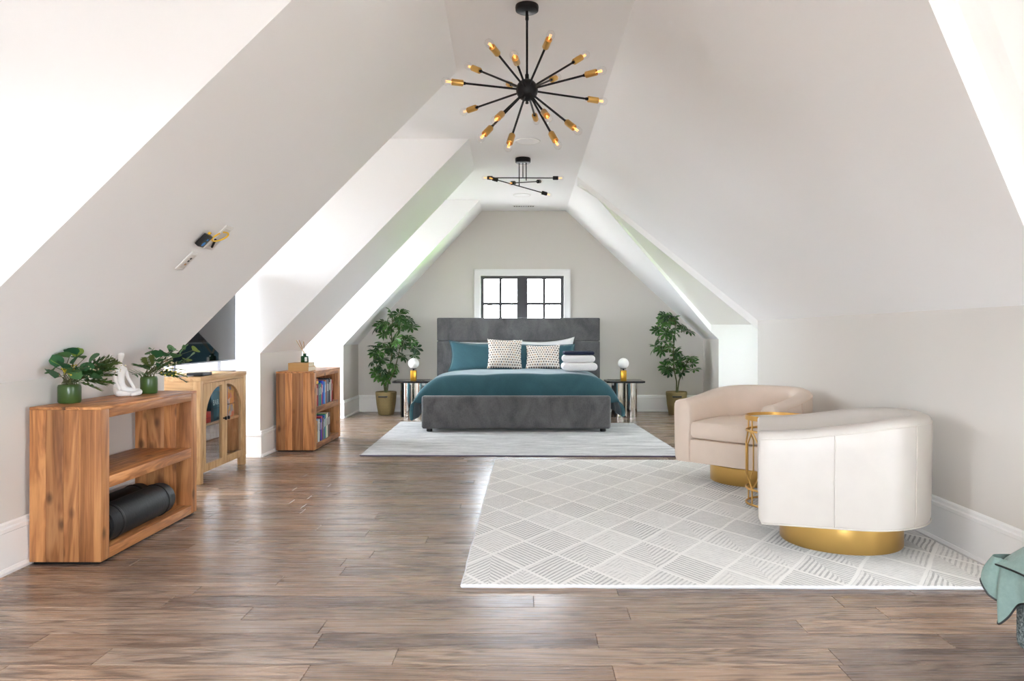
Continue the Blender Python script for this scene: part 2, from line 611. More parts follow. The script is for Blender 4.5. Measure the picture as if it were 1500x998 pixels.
# floor slab + planks
bm = bmesh.new()
box(bm, -3.9, 3.9, YF - 0.1, YB + 0.1, -0.12, -0.012)
floor = struct(finish(bm, 'floor', 'window_black'))
PW = 0.130
lens = [0.75, 1.0, 1.25, 1.5, 1.8]
pm = []
for L in lens:
    bm = bmesh.new()
    box(bm, 0.0008, L - 0.0008, 0.0008, PW - 0.0008, -0.012, 0.0, 0.0012, 1)
    me = bpy.data.meshes.new('plank')
    bmesh.ops.recalc_face_normals(bm, faces=bm.faces)
    bm.to_mesh(me)
    bm.free()
    me.materials.append(MAT['oak_floor'])
    pm.append(me)
rest = bmesh.new()
rng = random.Random(11)
row = 0
y = -2.6
n_ind = 0
while y < YB:
    x = -3.9 + rng.uniform(-1.3, -0.1)
    while x < 3.9:
        k = rng.randrange(len(lens))
        L = lens[k]
        x1 = x + L
        vis = 2.25 < y < 7.6
        # shown by the camera: inside its view cone
        inv = vis and x1 > -0.72 * (y + PW) - 0.1 and x < 0.69 * (y + PW) + 0.1 and x1 > -2.6 and x < 2.25
        if inv and n_ind < 298:
            o = bpy.data.objects.new('plank', pm[k])
            C.objects.link(o)
            o.parent = floor
            o.location = (x, y, 0)
            n_ind += 1
        else:
            xa, xb = max(x, -3.9), min(x1, 3.9)
            if xb - xa > 0.02:
                box(rest, xa + 0.0008, xb - 0.0008, y + 0.0008, y + PW - 0.0008, -0.012, 0.0)
        x = x1
    y += PW
pf = finish(rest, 'plank_field', 'oak_floor', floor)
pf['kind'] = 'stuff'

# flat ceiling (one sheet between the slopes, with tongues over the left dormers)
bm = bmesh.new()
ys = [YF, 1.05, 2.80, 4.92, 6.62, 7.87, 9.64, YB]
for y0, y1 in zip(ys[:-1], ys[1:]):
    poly(bm, [(XL(y0), y0, ZC), (XR + 0.012, y0, ZC), (XR + 0.012, y1, ZC), (XL(y1), y1, ZC)])
for y0, y1, _, _ in DORM_L:
    poly(bm, [(DX - 0.1, y0, ZC), (XL(y0), y0, ZC), (XL(y1), y1, ZC), (DX - 0.1, y1, ZC)])
struct(finish(bm, 'ceiling', 'ceiling_white'))

# left slopes and knee walls
for i, (y0, y1, k0, k1) in enumerate(SEG_L):
    bm = bmesh.new()
    poly(bm, [(KLx(y0), y0, k0), (XL(y0), y0, ZC), (XL(y1), y1, ZC), (KLx(y1), y1, k1)])
    struct(finish(bm, 'ceiling_left_slope', 'ceiling_white'))
    bm = bmesh.new()
    poly(bm, [(KLx(y0), y0, -0.02), (KLx(y1), y1, -0.02), (KLx(y1), y1, k1), (KLx(y0), y0, k0)])
    struct(finish(bm, 'wall_left', 'wall_greige'))
# dormer cheeks
for y0, y1, k0, k1 in DORM_L:
    for yy, k in ((y0, k0), (y1, k1)):
        bm = bmesh.new()
        kx = KLx(yy if yy != 4.92 else 4.9)
        poly(bm, [(XL(yy), yy, ZC), (kx, yy, k), (kx, yy, -0.02), (DX - 0.1, yy, -0.02), (DX - 0.1, yy, ZC)])
        struct(finish(bm, 'wall_left_dormer', 'ceiling_white'))

def wall_with_hole(name, mat, axis, pos, thick, a0, a1, z0, z1, h):
    """axis 'x': wall in plane x=pos spanning y a0..a1; thick is signed outward"""
    bm = bmesh.new()
    p0, p1 = sorted((pos, pos + thick))
    for (u0, u1, w0, w1) in ((a0, h[0], z0, z1), (h[1], a1, z0, z1), (h[0], h[1], z0, h[2]), (h[0], h[1], h[3], z1)):
        if axis == 'x':
            box(bm, p0, p1, u0, u1, w0, w1)
        else:
            box(bm, u0, u1, p0, p1, w0, w1)
    return struct(finish(bm, name, mat))

WIN = [0]
def window(axis, pos, inward, h, cols, rows, sashes, casing=0.09):
    """window in a wall opening h=(a0,a1,z0,z1); inward = +1/-1 along the axis towards the room"""
    WIN[0] += 1
    a0, a1, z0, z1 = h
    root = bpy.data.objects.new('window_%d' % WIN[0], None)
    C.objects.link(root)
    root['kind'] = 'structure'
    def bx(bm, u0, u1, d0, d1, w0, w1, bev=0.0):
        q0, q1 = sorted((pos + d0 * inward, pos + d1 * inward))
        if axis == 'x':
            box(bm, q0, q1, u0, u1, w0, w1, bev)
        else:
            box(bm, u0, u1, q0, q1, w0, w1, bev)
    def ob(name, mat, *a, **k):
        bm = bmesh.new()
        bx(bm, *a, **k)
        return finish(bm, name, mat, root)
    c = casing
    for (u0, u1, w0, w1) in ((a0 - c, a0, z0 - c, z1 + c), (a1, a1 + c, z0 - c, z1 + c), (a0, a1, z1, z1 + c), (a0, a1, z0 - c, z0)):
        bm = bmesh.new()
        bx(bm, u0, u1, 0.0, 0.02, w0, w1)
        # raised outer back-band
        e = 0.018
        if u0 == a0 - c: bx(bm, u0, u0 + e, 0.0, 0.034, w0, w1)
        elif u1 == a1 + c: bx(bm, u1 - e, u1, 0.0, 0.034, w0, w1)
        elif w1 == z1 + c: bx(bm, a0 - c, a1 + c, 0.0, 0.034, w1 - e, w1)
        else: bx(bm, a0 - c, a1 + c, 0.0, 0.034, w0, w0 + e)
        finish(bm, 'casing', 'trim_white', root)
    n = sashes
    mull = 0.06
    fw = 0.045
    sw = (a1 - a0 - (n - 1) * mull) / n
    for i in range(n - 1):
        m0 = a0 + sw * (i + 1) + mull * i
        ob('mullion', 'window_black', m0, m0 + mull, -0.09, -0.02, z0, z1)
    for i in range(n):
        s0 = a0 + i * (sw + mull)
        s1 = s0 + sw
        bm = bmesh.new()
        bx(bm, s0, s0 + fw, -0.10, -0.04, z0, z1)
        bx(bm, s1 - fw, s1, -0.10, -0.04, z0, z1)
        bx(bm, s0 + fw, s1 - fw, -0.10, -0.04, z0, z0 + fw)
        bx(bm, s0 + fw, s1 - fw, -0.10, -0.04, z1 - fw, z1)
        sash = finish(bm, 'sash', 'window_black', root)
        g0, g1, gz0, gz1 = s0 + fw, s1 - fw, z0 + fw, z1 - fw
        for r in range(1, rows):
            zz_ = gz0 + (gz1 - gz0) * r / rows
            o = ob('muntin', 'window_black', g0, g1, -0.08, -0.06, zz_ - 0.020, zz_ + 0.020)
            o.parent = sash
        for cc in range(1, cols):
            uu_ = g0 + (g1 - g0) * cc / cols
            o = ob('muntin', 'window_black', uu_ - 0.020, uu_ + 0.020, -0.0805, -0.0595, gz0, gz1)
            o.parent = sash
        for r in range(rows):
            for cc in range(cols):
                u0 = g0 + (g1 - g0) * cc / cols
                u1 = g0 + (g1 - g0) * (cc + 1) / cols
                w0 = gz0 + (gz1 - gz0) * r / rows
                w1 = gz0 + (gz1 - gz0) * (r + 1) / rows
                bm = bmesh.new()
                d = pos - 0.072 * inward
                if axis == 'x':
                    poly(bm, [(d, u0, w0), (d, u1, w0), (d, u1, w1), (d, u0, w1)])
                else:
                    poly(bm, [(u0, d, w0), (u1, d, w0), (u1, d, w1), (u0, d, w1)])
                o = finish(bm, 'pane', 'pane_glass', root, normals=False)
                o.parent = sash
    cz, ca = (z0 + z1) / 2, (a0 + a1) / 2
    pd = pos - 0.14 * inward
    if axis == 'x':
        portal('window_portal', (pd, ca, cz), (0, -PI / 2 * inward, 0), z1 - z0, a1 - a0)
    else:
        portal('window_portal', (ca, pd, cz), (PI / 2 * inward, 0, 0), a1 - a0, z1 - z0)
    return root

# back wall with window
HB = (-0.636, 0.54, 0.78, 1.919)
wall_with_hole('wall_back', 'wall_greige', 'y', YB, 0.15, -2.6, 2.7, -0.02, ZC + 0.02, HB)
window('y', YB, -1, HB, 2, 3, 2)
# wall behind the camera with a wide window
HF = (-0.8, 0.8, 0.35, 1.75)
wall_with_hole('wall_front', 'wall_greige', 'y', YF, -0.15, -2.6, 2.7, -0.02, ZC + 0.02, HF)
window('y', YF, 1, HF, 2, 3, 3)
# left dormer windows
for y0, y1, _, _ in DORM_L:
    m_ = (y0 + y1) / 2
    h = (m_ - 0.56, m_ + 0.56, 0.75, 2.15) if y0 > 3 else (m_ - 0.40, m_ + 0.40, 0.9, 2.0)
    wall_with_hole('wall_left_dormer', 'ceiling_white', 'x', DX, -0.15, y0 - 0.02, y1 + 0.02, -0.02, ZC + 0.02, h)
    window('x', DX, 1, h, 2, 3, 2)

# ---- right side: main slope between two gabled dormers
bm = bmesh.new()
pN0, pN1 = (XR, 1.78), (KR, 3.07)         # valley of the near dormer
pF0, pF1 = (XR, 8.20), (KR, 7.02)         # valley of the far dormer
poly(bm, [(XR, pN0[1], ZC), (KR, pN1[1], zR(KR)), (KR, pF1[1], zR(KR)), (XR, pF0[1], ZC)])
struct(finish(bm, 'ceiling_right_slope', 'ceiling_white'))
bm = bmesh.new()
poly(bm, [(KR, pN1[1], -0.02), (KR, pF1[1], -0.02), (KR, pF1[1], zR(KR)), (KR, pN1[1], zR(KR))])
struct(finish(bm, 'wall_right', 'wall_greige'))
# far right slope and its knee wall
KR3 = 2.505
VX = 2.406
bm = bmesh.new()
poly(bm, [(XR, 8.20, ZC), (0.86, 8.36, zR3(0.86)), (VX, 9.66, zR3(VX)), (KR3, 9.66, zR3(KR3)), (KR3, YB, zR3(KR3)), (XR, YB, ZC)])
struct(finish(bm, 'ceiling_right_slope', 'ceiling_white'))
bm = bmesh.new()
poly(bm, [(KR3, 9.66, -0.02), (KR3, YB, -0.02), (KR3, YB, zR3(KR3)), (KR3, 9.66, zR3(KR3))])
struct(finish(bm, 'wall_right', 'wall_greige'))
# far dormer: far ceiling plane, near ceiling plane, reveal, cheeks
def zFd(y): return 2.585 - 1.052 * (y - 8.36)
YR_, ZR_ = 8.22, zFd(8.22)
bm = bmesh.new()
poly(bm, [(0.86, 8.36, zFd(8.36)), (0.80, YR_, ZR_), (DXR + 0.1, YR_, ZR_), (DXR + 0.1, 9.66, zFd(9.66)), (VX, 9.66, zFd(9.66))])
poly(bm, [(XR, YR_, ZR_), (DXR + 0.1, YR_, ZR_), (DXR + 0.1, 7.02, 1.24), (KR, 7.02, 1.24), (XR, 8.20, ZC)])
poly(bm, [(XR, 8.20, ZC), (XR, YR_, ZR_), (0.80, YR_, ZR_), (0.86, 8.36, zFd(8.36))])
poly(bm, [(XR, 8.20, ZC), (0.86, 8.36, zFd(8.36)), (0.86, 8.36, zR3(0.86))])
struct(finish(bm, 'ceiling_right_dormer', 'ceiling_white'))
bm = bmesh.new()
poly(bm, [(0.86, 8.36, zR3(0.86)), (VX, 9.66, zR3(VX)), (VX, 9.66, zFd(9.66)), (0.86, 8.36, zFd(8.36))])
struct(finish(bm, 'trim_1', 'ceiling_white'))
bm = bmesh.new()
poly(bm, [(KR3, 9.66, -0.02), (KR3, 9.66, zR3(KR3)), (VX, 9.66, zR3(VX)), (VX, 9.66, zFd(9.66)), (DXR + 0.1, 9.66, zFd(9.66)), (DXR + 0.1, 9.66, -0.02)])
struct(finish(bm, 'wall_right_dormer', 'ceiling_white'))
bm = bmesh.new()
poly(bm, [(KR, 7.02, -0.02), (KR, 7.02, 1.24), (DXR + 0.1, 7.02, 1.24), (DXR + 0.1, 7.02, -0.02)])
struct(finish(bm, 'wall_right_dormer', 'ceiling_white'))
# beam along the near valley of the far dormer, hanging a little under the slope
bm = bmesh.new()
dv = Vector((pF1[0] - pF0[0], pF1[1] - pF0[1], 0)).normalized()
nv = Vector((-dv.y, dv.x, 0))
if nv.y < 0: nv = -nv
A0 = Vector((XR, pF0[1], ZC))
A1 = Vector((KR, pF1[1], zR(KR)))
dn = Vector((0, 0, -0.085))
th = nv * 0.05
q = [A0, A1, A1 + dn, A0 + dn * 0.7]
qb = [p + th for p in q]
for i in range(4):
    poly(bm, [q[i], q[(i + 1) % 4], qb[(i + 1) % 4], qb[i]])
poly(bm, q)
poly(bm, qb)
bmesh.ops.remove_doubles(bm, verts=bm.verts, dist=1e-5)
struct(finish(bm, 'trim_2', 'trim_white'))
# near dormer on the right (its far half shows in the top right corner)
bm = bmesh.new()
rv = 0.225
N0 = Vector((XR, pN0[1], ZC))
N1 = Vector((KR, pN1[1], zR(KR)))
up = Vector((0, 0, rv))
poly(bm, [N0, N1, N1 + up, N0 + up])
struct(finish(bm, 'trim_3', 'trim_white'))
bm = bmesh.new()
E = Vector((DXR + 0.1, pN1[1], zR(KR) + rv))
# sloped soffit strip then ceiling up to the ridge
sN1 = Vector((KR - 0.13, pN1[1] - 0.19, zR(KR) + rv + 0.19))
sN0 = Vector((XR - 0.1, pN0[1] - 0.19, ZC + rv + 0.19))
sE = Vector((DXR + 0.1, pN1[1] - 0.19, zR(KR) + rv + 0.19))
poly(bm, [N0 + up, N1 + up, sN1, sN0])
poly(bm, [N1 + up, E, sE, sN1])
rz = 3.05
poly(bm, [sN0, sN1, sE, Vector((DXR + 0.1, 1.5, rz)), Vector((XR - 0.4, 1.5, rz + 0.15))])
poly(bm, [Vector((XR - 0.4, 1.5, rz + 0.15)), Vector((DXR + 0.1, 1.5, rz)), Vector((DXR + 0.1, 0.2, 1.45)), Vector((KR, 0.2, 1.45)), Vector((XR, 1.3, ZC))])
struct(finish(bm, 'ceiling_right_dormer', 'ceiling_white'))
bm = bmesh.new()
poly(bm, [(XR, YF, ZC), (XR, 1.3, ZC), (KR, 0.2, zR(KR)), (KR, YF, zR(KR))])
poly(bm, [(XR, 1.3, ZC), (KR, 0.2, zR(KR)), (KR, 0.2, 1.45)])
struct(finish(bm, 'ceiling_right_slope', 'ceiling_white'))
bm = bmesh.new()
poly(bm, [(KR, YF, -0.02), (KR, 0.2, -0.02), (KR, 0.2, zR(KR)), (KR, YF, zR(KR))])
struct(finish(bm, 'wall_right', 'wall_greige'))
bm = bmesh.new()
poly(bm, [(KR, 3.07, -0.02), (KR, 3.07, zR(KR) + rv), (DXR + 0.1, 3.07, zR(KR) + rv), (DXR + 0.1, 3.07, -0.02)])
struct(finish(bm, 'wall_right_dormer', 'ceiling_white'))
bm = bmesh.new()
poly(bm, [(KR, 0.2, -0.02), (KR, 0.2, 1.45), (DXR + 0.1, 0.2, 1.45), (DXR + 0.1, 0.2, -0.02)])
struct(finish(bm, 'wall_right_dormer', 'ceiling_white'))
h = (0.35, 1.5, 0.25, 1.5)
wall_with_hole('wall_right_dormer', 'ceiling_white', 'x', DXR, 0.15, 0.0, 3.2, -0.02, 3.3, h)
window('x', DXR, -1, h, 2, 3, 2)
h = (7.9, 8.8, 0.8, 1.8)
wall_with_hole('wall_right_dormer', 'ceiling_white', 'x', DXR, 0.15, 6.9, 9.8, -0.02, 3.0, h)
window('x', DXR, -1, h, 2, 3, 2)

# outer roof so no daylight leaks past the sheets (ceiling above the flat part)
# baseboards
def baseboard(name, p0, p1, nrm, H=0.235):
    """moulded board along p0-p1, nrm points into the room"""
    p0, p1, n_ = Vector((*p0, 0)), Vector((*p1, 0)), Vector((*nrm, 0))
    prof = [(0, 0), (0.028, 0), (0.028, 0.012), (0.02, 0.026), (0.016, 0.028), (0.016, H - 0.048), (0.021, H - 0.044), (0.021, H - 0.028), (0.013, H - 0.022), (0.013, H - 0.008), (0.007, H), (0, H)]
    bm = bmesh.new()
    A = [bm.verts.new(p0 + n_ * d + Vector((0, 0, z))) for d, z in prof]
    B = [bm.verts.new(p1 + n_ * d + Vector((0, 0, z))) for d, z in prof]
    for i in range(len(prof) - 1):
        bm.faces.new((A[i], A[i + 1], B[i + 1], B[i]))
    bm.faces.new(A)
    bm.faces.new(B)
    return struct(finish(bm, name, 'trim_white'))
for y0, y1, _, _ in SEG_L[1:]:
    baseboard('baseboard_left', (KLx(y0), y0), (KLx(y1), y1), (1, 0))
for (yy, kx) in ((6.62, KLx(6.6)), (9.64, KLx(9.6))):
    baseboard('baseboard_left', (DX, yy), (kx + 0.016, yy), (0, -1))
baseboard('baseboard_back', (-2.4, YB), (2.52, YB), (0, -1))
baseboard('baseboard_right', (KR, 3.07), (KR, 7.02), (-1, 0))
baseboard('baseboard_right', (KR3, 9.66), (KR3, YB), (-1, 0))
baseboard('baseboard_right', (KR3 - 0.016, 9.66), (DXR, 9.66), (0, -1))

# garden outside
bm = bmesh.new()
box(bm, -70, 70, -60, 80, -3.8, -3.6)
struct(finish(bm, 'ground', 'gravel'))
bm = bmesh.new()
box(bm, 4.4, 40, 5.0, 50, -3.6, -3.56)
struct(finish(bm, 'lawn', 'lawn'))
# ---------------------------------------------------------------- bed
bed = thing('bed', 'dark grey velvet upholstered bed with tall panelled headboard under the window', 'bed', (-0.1, 9.2, 0))
BX, BY = -0.1, 9.2
def bedbox(name, mat, x0, x1, y0, y1, z0, z1, bev=0.03, parent=bed, seg=3):
    return obox(name, mat, x0 - BX, x1 - BX, y0 - BY, y1 - BY, z0, z1, bev, parent, seg)
RZ = 0.014
bedbox('footboard', 'velvet_grey', -1.152, 0.942, 8.21, 8.30, 0.048, 0.412, 0.028)
for s, x0 in ((0, -1.152), (1, 0.862)):
    bedbox('side_rail', 'velvet_grey', x0, x0 + 0.08, 8.302, 10.2, 0.06, 0.40, 0.025)
bedbox('mattress', 'linen_white', -1.06, 0.85, 8.40, 10.19, 0.22, 0.56, 0.07)
bedbox('headboard_panel', 'velvet_grey', -1.217, 1.02, 10.21, 10.33, 1.001, 1.318, 0.016)
bedbox('headboard_panel', 'velvet_grey', -1.217, 1.02, 10.21, 10.33, 0.10, 0.999, 0.016)
bedbox('headboard_core', 'velvet_grey', -1.20, 1.0, 10.24, 10.345, 0.06, 1.29, 0.01)
bedbox('slat_base', 'black_metal', -1.07, 0.86, 8.31, 10.19, 0.16, 0.21, 0.0)
for fx, fy in ((-1.07, 8.28), (0.86, 8.28), (-1.07, 9.9), (0.86, 9.9)):
    bm = bmesh.new()
    z0 = RZ if fy < 9.2 else 0.001
    lathe(bm, [(0, z0), (0.03, z0), (0.034, z0 + 0.008), (0.03, 0.06), (0, 0.06)], 20, (fx - BX, fy - BY, 0))
    finish(bm, 'foot', 'rubber_black', bed, True)

# duvet
def duvet():
    bm = bmesh.new()
    L = [(-1.262, 0.13), (-1.275, 0.20), (-1.27, 0.28), (-1.252, 0.36), (-1.21, 0.44), (-1.14, 0.525), (-1.05, 0.592), (-0.95, 0.628), (-0.85, 0.640)]
    R = [(0.64, 0.640), (0.74, 0.628), (0.84, 0.594), (0.93, 0.53), (0.99, 0.455), (1.035, 0.37), (1.07, 0.29), (1.09, 0.22), (1.075, 0.165)]
    prof = L + [(-0.85 + 1.49 * k / 16, 0.640 + 0.012 * math.sin(PI * k / 16)) for k in range(1, 16)] + R
    NY = 26
    rows = []
    rr = random.Random(3)
    ph = [rr.uniform(0, 6) for _ in range(8)]
    def place(i, x, z, yy, j):
        n_ = len(prof)
        side = max(0.0, 1 - min(i, n_ - 1 - i) / 7.0)
        wv = 0.006 * math.sin(5.1 * yy + ph[0] + 2.0 * x) + 0.005 * math.sin(9.3 * x + ph[1] + 3.7 * yy) + 0.003 * math.sin(17 * x + 11 * yy + ph[2])
        dx = side * 0.012 * math.sin(11 * yy + ph[3]) * (1 if x > -0.1 else -1)
        return Vector((x + dx, yy, z + wv * (1 - 0.6 * side)))
    ys = [8.37 + (9.60 - 8.37) * (j / NY) for j in range(NY + 1)]
    # front curl
    front = [(0.006, 0.30), (-0.004, 0.25), (-0.012, 0.19), (-0.012, 0.12), (-0.006, 0.055), (0.012, 0.018)]
    for (dy, dz) in front:
        row = []
        for i, (x, z) in enumerate(prof):
            wgt = min(1.0, max(0.0, (z - 0.34) / 0.26))
            p = place(i, x, z, 8.335, 0)
            row.append(bm.verts.new((p.x, p.y + dy + 0.0 * wgt - (1 - wgt) * 0.008 * dz / 0.215, max(p.z - dz * wgt, 0.12))))
        rows.append(row)
    for j, yy in enumerate(ys):
        rows.append([bm.verts.new(place(i, x, z - (0.012 if j == NY else 0), yy, j)) for i, (x, z) in enumerate(prof)])
    for a_, b_ in zip(rows[:-1], rows[1:]):
        for k in range(len(prof) - 1):
            bm.faces.new((a_[k], a_[k + 1], b_[k + 1], b_[k]))
    o = finish(bm, 'duvet', 'teal_linen', None, True, 0)
    so = o.modifiers.new('thick', 'SOLIDIFY')
    so.thickness = 0.022
    so.offset = -1
    ss = o.modifiers.new('smooth', 'SUBSURF')
    ss.levels = ss.render_levels = 1
    return o
dv_ = duvet()
tag(dv_, 'teal linen duvet spread over the bed and hanging over both sides', 'duvet')

def pillow_mesh(w_, h_, t_, seed, n=18, ear=0.03, slump=0.0):
    bm = bmesh.new()
    rr = random.Random(seed)
    ph = [rr.uniform(0, 6.28) for _ in range(6)]
    grid = {}
    for side in (1, -1):
        for i in range(n + 1):
            for j in range(n + 1):
                u, v = -1 + 2 * i / n, -1 + 2 * j / n
                if side == -1 and (i in (0, n) or j in (0, n)):
                    grid[side, i, j] = grid[1, i, j]
                    continue
                # concave sides, pointed corners
                k = 1 - ear * 2.2 * (1 - v * v)
                k2 = 1 - ear * 2.2 * (1 - u * u)
                x = u * w_ / 2 * k
                z = v * h_ / 2 * k2
                th = (max(0, 1 - u ** 2) ** 0.42) * (max(0, 1 - v ** 2) ** 0.42)
                wr = 1 + 0.10 * math.sin(3.1 * u + ph[0]) * math.sin(2.7 * v + ph[1]) + 0.05 * math.sin(8 * u + 5 * v + ph[2])
                y_ = side * th * t_ / 2 * wr
                z -= slump * (1 - u * u) * max(0, v) * h_ * 0.5
                grid[side, i, j] = bm.verts.new((x, y_, z + h_ / 2))
    for side in (1, -1):
        for i in range(n):
            for j in range(n):
                f = (grid[side, i, j], grid[side, i + 1, j], grid[side, i + 1, j + 1], grid[side, i, j + 1])
                if len(set(f)) == 4:
                    bm.faces.new(f)
    return bm

def pillow(name, mat, label, cat, group, w_, h_, t_, loc, tilt, rz, seed, ear=0.03, slump=0.0, roll=0.0, pipe=None):
    o = finish(pillow_mesh(w_, h_, t_, seed, ear=ear, slump=slump), name, mat, None, True, 0)
    o.location = loc
    o.rotation_euler = (tilt, roll, rz)
    tag(o, label, cat, group)
    if pipe:
        bm = bmesh.new()
        pts = []
        for k in range(60):
            e, t = divmod(k, 15)
            t = -1 + 2 * t / 15
            u, v = [(t, -1), (1, t), (-t, 1), (-1, -t)][e]
            x = u * w_ / 2 * (1 - ear * 2.2 * (1 - v * v))
            z = v * h_ / 2 * (1 - ear * 2.2 * (1 - u * u)) - slump * (1 - u * u) * max(0, v) * h_ * 0.5
            pts.append((x, 0, z + h_ / 2))
        pts.append(pts[0])
        tube(bm, pts, 0.006, 6)
        finish(bm, 'flange', pipe, o, True, 0)
    return o
ZT = 0.655
pillow('pillow', 'linen_white', 'white pillow standing behind the teal pillow, against headboard centre seam', 'pillow', 'white pillows', 0.80, 0.39, 0.12, (-0.56, 10.13, 0.60), math.radians(-6), 0, 1, 0.02)
pillow('pillow', 'linen_white', 'white pillow with a raised corner beside the lamp side of the headboard', 'pillow', 'white pillows', 0.84, 0.44, 0.12, (0.275, 10.13, 0.60), math.radians(-6), 0, 2, 0.05, 0.12, math.radians(-3))
pillow('pillow', 'teal_linen', 'teal pillow with flanged edge on the potted basket plant side', 'pillow', 'teal pillows', 0.87, 0.42, 0.15, (-0.595, 9.90, 0.60), math.radians(-14), 0, 3, 0.05, 0.13, 0, 'teal_linen')
pillow('pillow', 'teal_linen', 'teal pillow behind the folded towels and smaller dotted cushion', 'pillow', 'teal pillows', 0.80, 0.37, 0.15, (0.26, 9.90, 0.60), math.radians(-14), 0, 4, 0.025, 0.04, 0, 'teal_linen')
pillow('cushion', 'dotted_knit', 'larger square dotted knit cushion leaning between the two teal pillows', 'cushion', 'dotted cushions', 0.46, 0.41, 0.15, (-0.272, 9.66, 0.64), math.radians(-20), math.radians(6), 5, 0.035, 0, math.radians(2))
pillow('cushion', 'dotted_knit', 'smaller dotted knit cushion with a dented corner, next to folded towels', 'cushion', 'dotted cushions', 0.45, 0.34, 0.15, (0.222, 9.66, 0.64), math.radians(-22), math.radians(-5), 6, 0.03, 0.05, math.radians(-1))

def folded_towel(name, mat, w_, d_, t_, loc, rz, label, layers=2):
    bm = bmesh.new()
    # a strip folded back and forth: outline in (x,z), run along y
    lt = t_ / layers
    for k in range(layers):
        pts = []
        z0 = k * lt
        r = lt / 2 * 0.96
        for i in range(9):
            a_ = PI / 2 + PI * i / 8
            pts.append((-w_ / 2 + r + r * math.cos(a_) + 0.006 * math.sin(k * 2.1), z0 + lt / 2 + r * math.sin(a_)))
        for i in range(9):
            a_ = -PI / 2 + PI * i / 8
            pts.append((w_ / 2 - r + r * math.cos(a_) - 0.010 * math.sin(k * 3.3 + 1), z0 + lt / 2 + r * math.sin(a_)))
        prism(bm, pts, -d_ / 2, d_ / 2, 'y', 0.014)
    o = finish(bm, name, mat, None, True, 50)
    o.location = loc
    o.rotation_euler = (0, 0, rz)
    return tag(o, label, 'towel', 'towels folded on the bed')
folded_towel('towel', 'towel_white', 0.43, 0.32, 0.100, (0.655, 9.10, 0.650), 0.03, 'thick folded white towel lying directly on the teal duvet', 1)
folded_towel('towel', 'towel_white', 0.41, 0.31, 0.090, (0.645, 9.10, 0.751), -0.03, 'folded white towel in the middle of the stack on bed', 1)
folded_towel('towel', 'towel_navy', 0.375, 0.30, 0.046, (0.648, 9.10, 0.842), 0.02, 'folded navy towel on top of the white towels', 1)

# ---------------------------------------------------------------- nightstands and lamps
def nightstand(x, y, label):
    t = thing('nightstand', label, 'side table', (x, y, 0), 0, 'nightstands with chrome bases')
    bm = bmesh.new()
    c = 0.03
    o_ = [(-0.25 + c, -0.22), (0.25 - c, -0.22), (0.25, -0.22 + c), (0.25, 0.22 - c), (0.25 - c, 0.22), (-0.25 + c, 0.22), (-0.25, 0.22 - c), (-0.25, -0.22 + c)]
    prism(bm, o_, 0.455, 0.48, 'z', 0.004)
    finish(bm, 'table_top', 'dark_stone', t)
    for (cx, cy, r) in ((-0.085, -0.02, 0.085), (0.085, -0.02, 0.085), (0.0, 0.10, 0.085)):
        bm = bmesh.new()
        lathe(bm, [(0, 0.001), (r, 0.001), (r, 0.454), (0, 0.454)], 36, (cx, cy, 0))
        finish(bm, 'column', 'chrome', t, True)
    bm = bmesh.new()
    box(bm, -0.145, -0.135, -0.12, 0.10, 0.001, 0.454)
    finish(bm, 'base_panel', 'black_metal', t)
    return t
nightstand(-1.49, 9.9, 'dark topped nightstand with chrome column base on the bookcase side of bed')
nightstand(1.31, 9.9, 'dark topped nightstand with chrome column base on the armchair side of bed')
def lamp(x, y, label):
    t = thing('table_lamp', label, 'lamp', (x, y, 0.48), 0, 'globe table lamps')
    obox('base_block', 'gold_block', -0.038, 0.038, -0.038, 0.038, 0.001, 0.135, 0.003, t)
    bm = bmesh.new()
    lathe(bm, [(0, 0.135), (0.012, 0.135), (0.012, 0.152), (0.036, 0.154), (0.040, 0.162), (0, 0.162)], 24)
    finish(bm, 'holder', 'black_metal', t, True)
    bm = bmesh.new()
    bmesh.ops.create_uvsphere(bm, u_segments=32, v_segments=20, radius=0.072)
    bmesh.ops.translate(bm, verts=bm.verts, vec=(0, 0, 0.226))
    finish(bm, 'globe', 'opal_glass', t, True, 0)
    s = -1 if x > 0 else 1
    bm = bmesh.new()
    tube(bm, [(s * 0.038, 0.02, 0.006), (s * 0.09, 0.05, 0.005), (s * 0.14, 0.02, 0.005), (s * 0.17, 0.08, 0.005), (s * 0.19, 0.17, 0.005)], 0.003, 6)
    finish(bm, 'cord', 'rubber_black', t, True)
lamp(-1.485, 9.86, 'white globe lamp on gold block base, nightstand near the bookcase')
lamp(1.295, 9.86, 'white globe lamp on gold block base, nightstand beside folded towels')

# ---------------------------------------------------------------- rugs
def rug(name, mat, corners, thick, label, cat='rug', origin=None, edge=None):
    """corners counter-clockwise from near-left; slightly wavy outline"""
    o0 = Vector(origin)
    bm = bmesh.new()
    N = 30
    top = []
    cs = [Vector((*c, 0)) for c in corners]
    rr = random.Random(5)
    for e in range(4):
        A, B = cs[e], cs[(e + 1) % 4]
        n_ = (B - A).normalized().cross(Vector((0, 0, 1)))
        for k in range(N):
            top.append(A.lerp(B, k / N) + n_ * rr.uniform(-0.003, 0.003) - o0)
    prism(bm, [(p.x, p.y) for p in top], 0.001, thick, 'z')
    o = finish(bm, name, mat, None)
    o.location = o0
    if edge:
        b2 = bmesh.new()
        tube(b2, [(p.x, p.y, thick * 0.5) for p in top] + [(top[0].x, top[0].y, thick * 0.5)], thick * 0.52, 6)
        finish(b2, 'binding', edge, o, True)
    return tag(o, label, cat)
rug('rug', 'diamond_rug', [(-0.275, 3.22), (2.135, 3.19), (2.14, 6.38), (-0.262, 6.42)], 0.016, 'ivory rug with grey hatched diamond pattern under the armchairs', origin=(0.93, 4.8, 0), edge='linen_white')
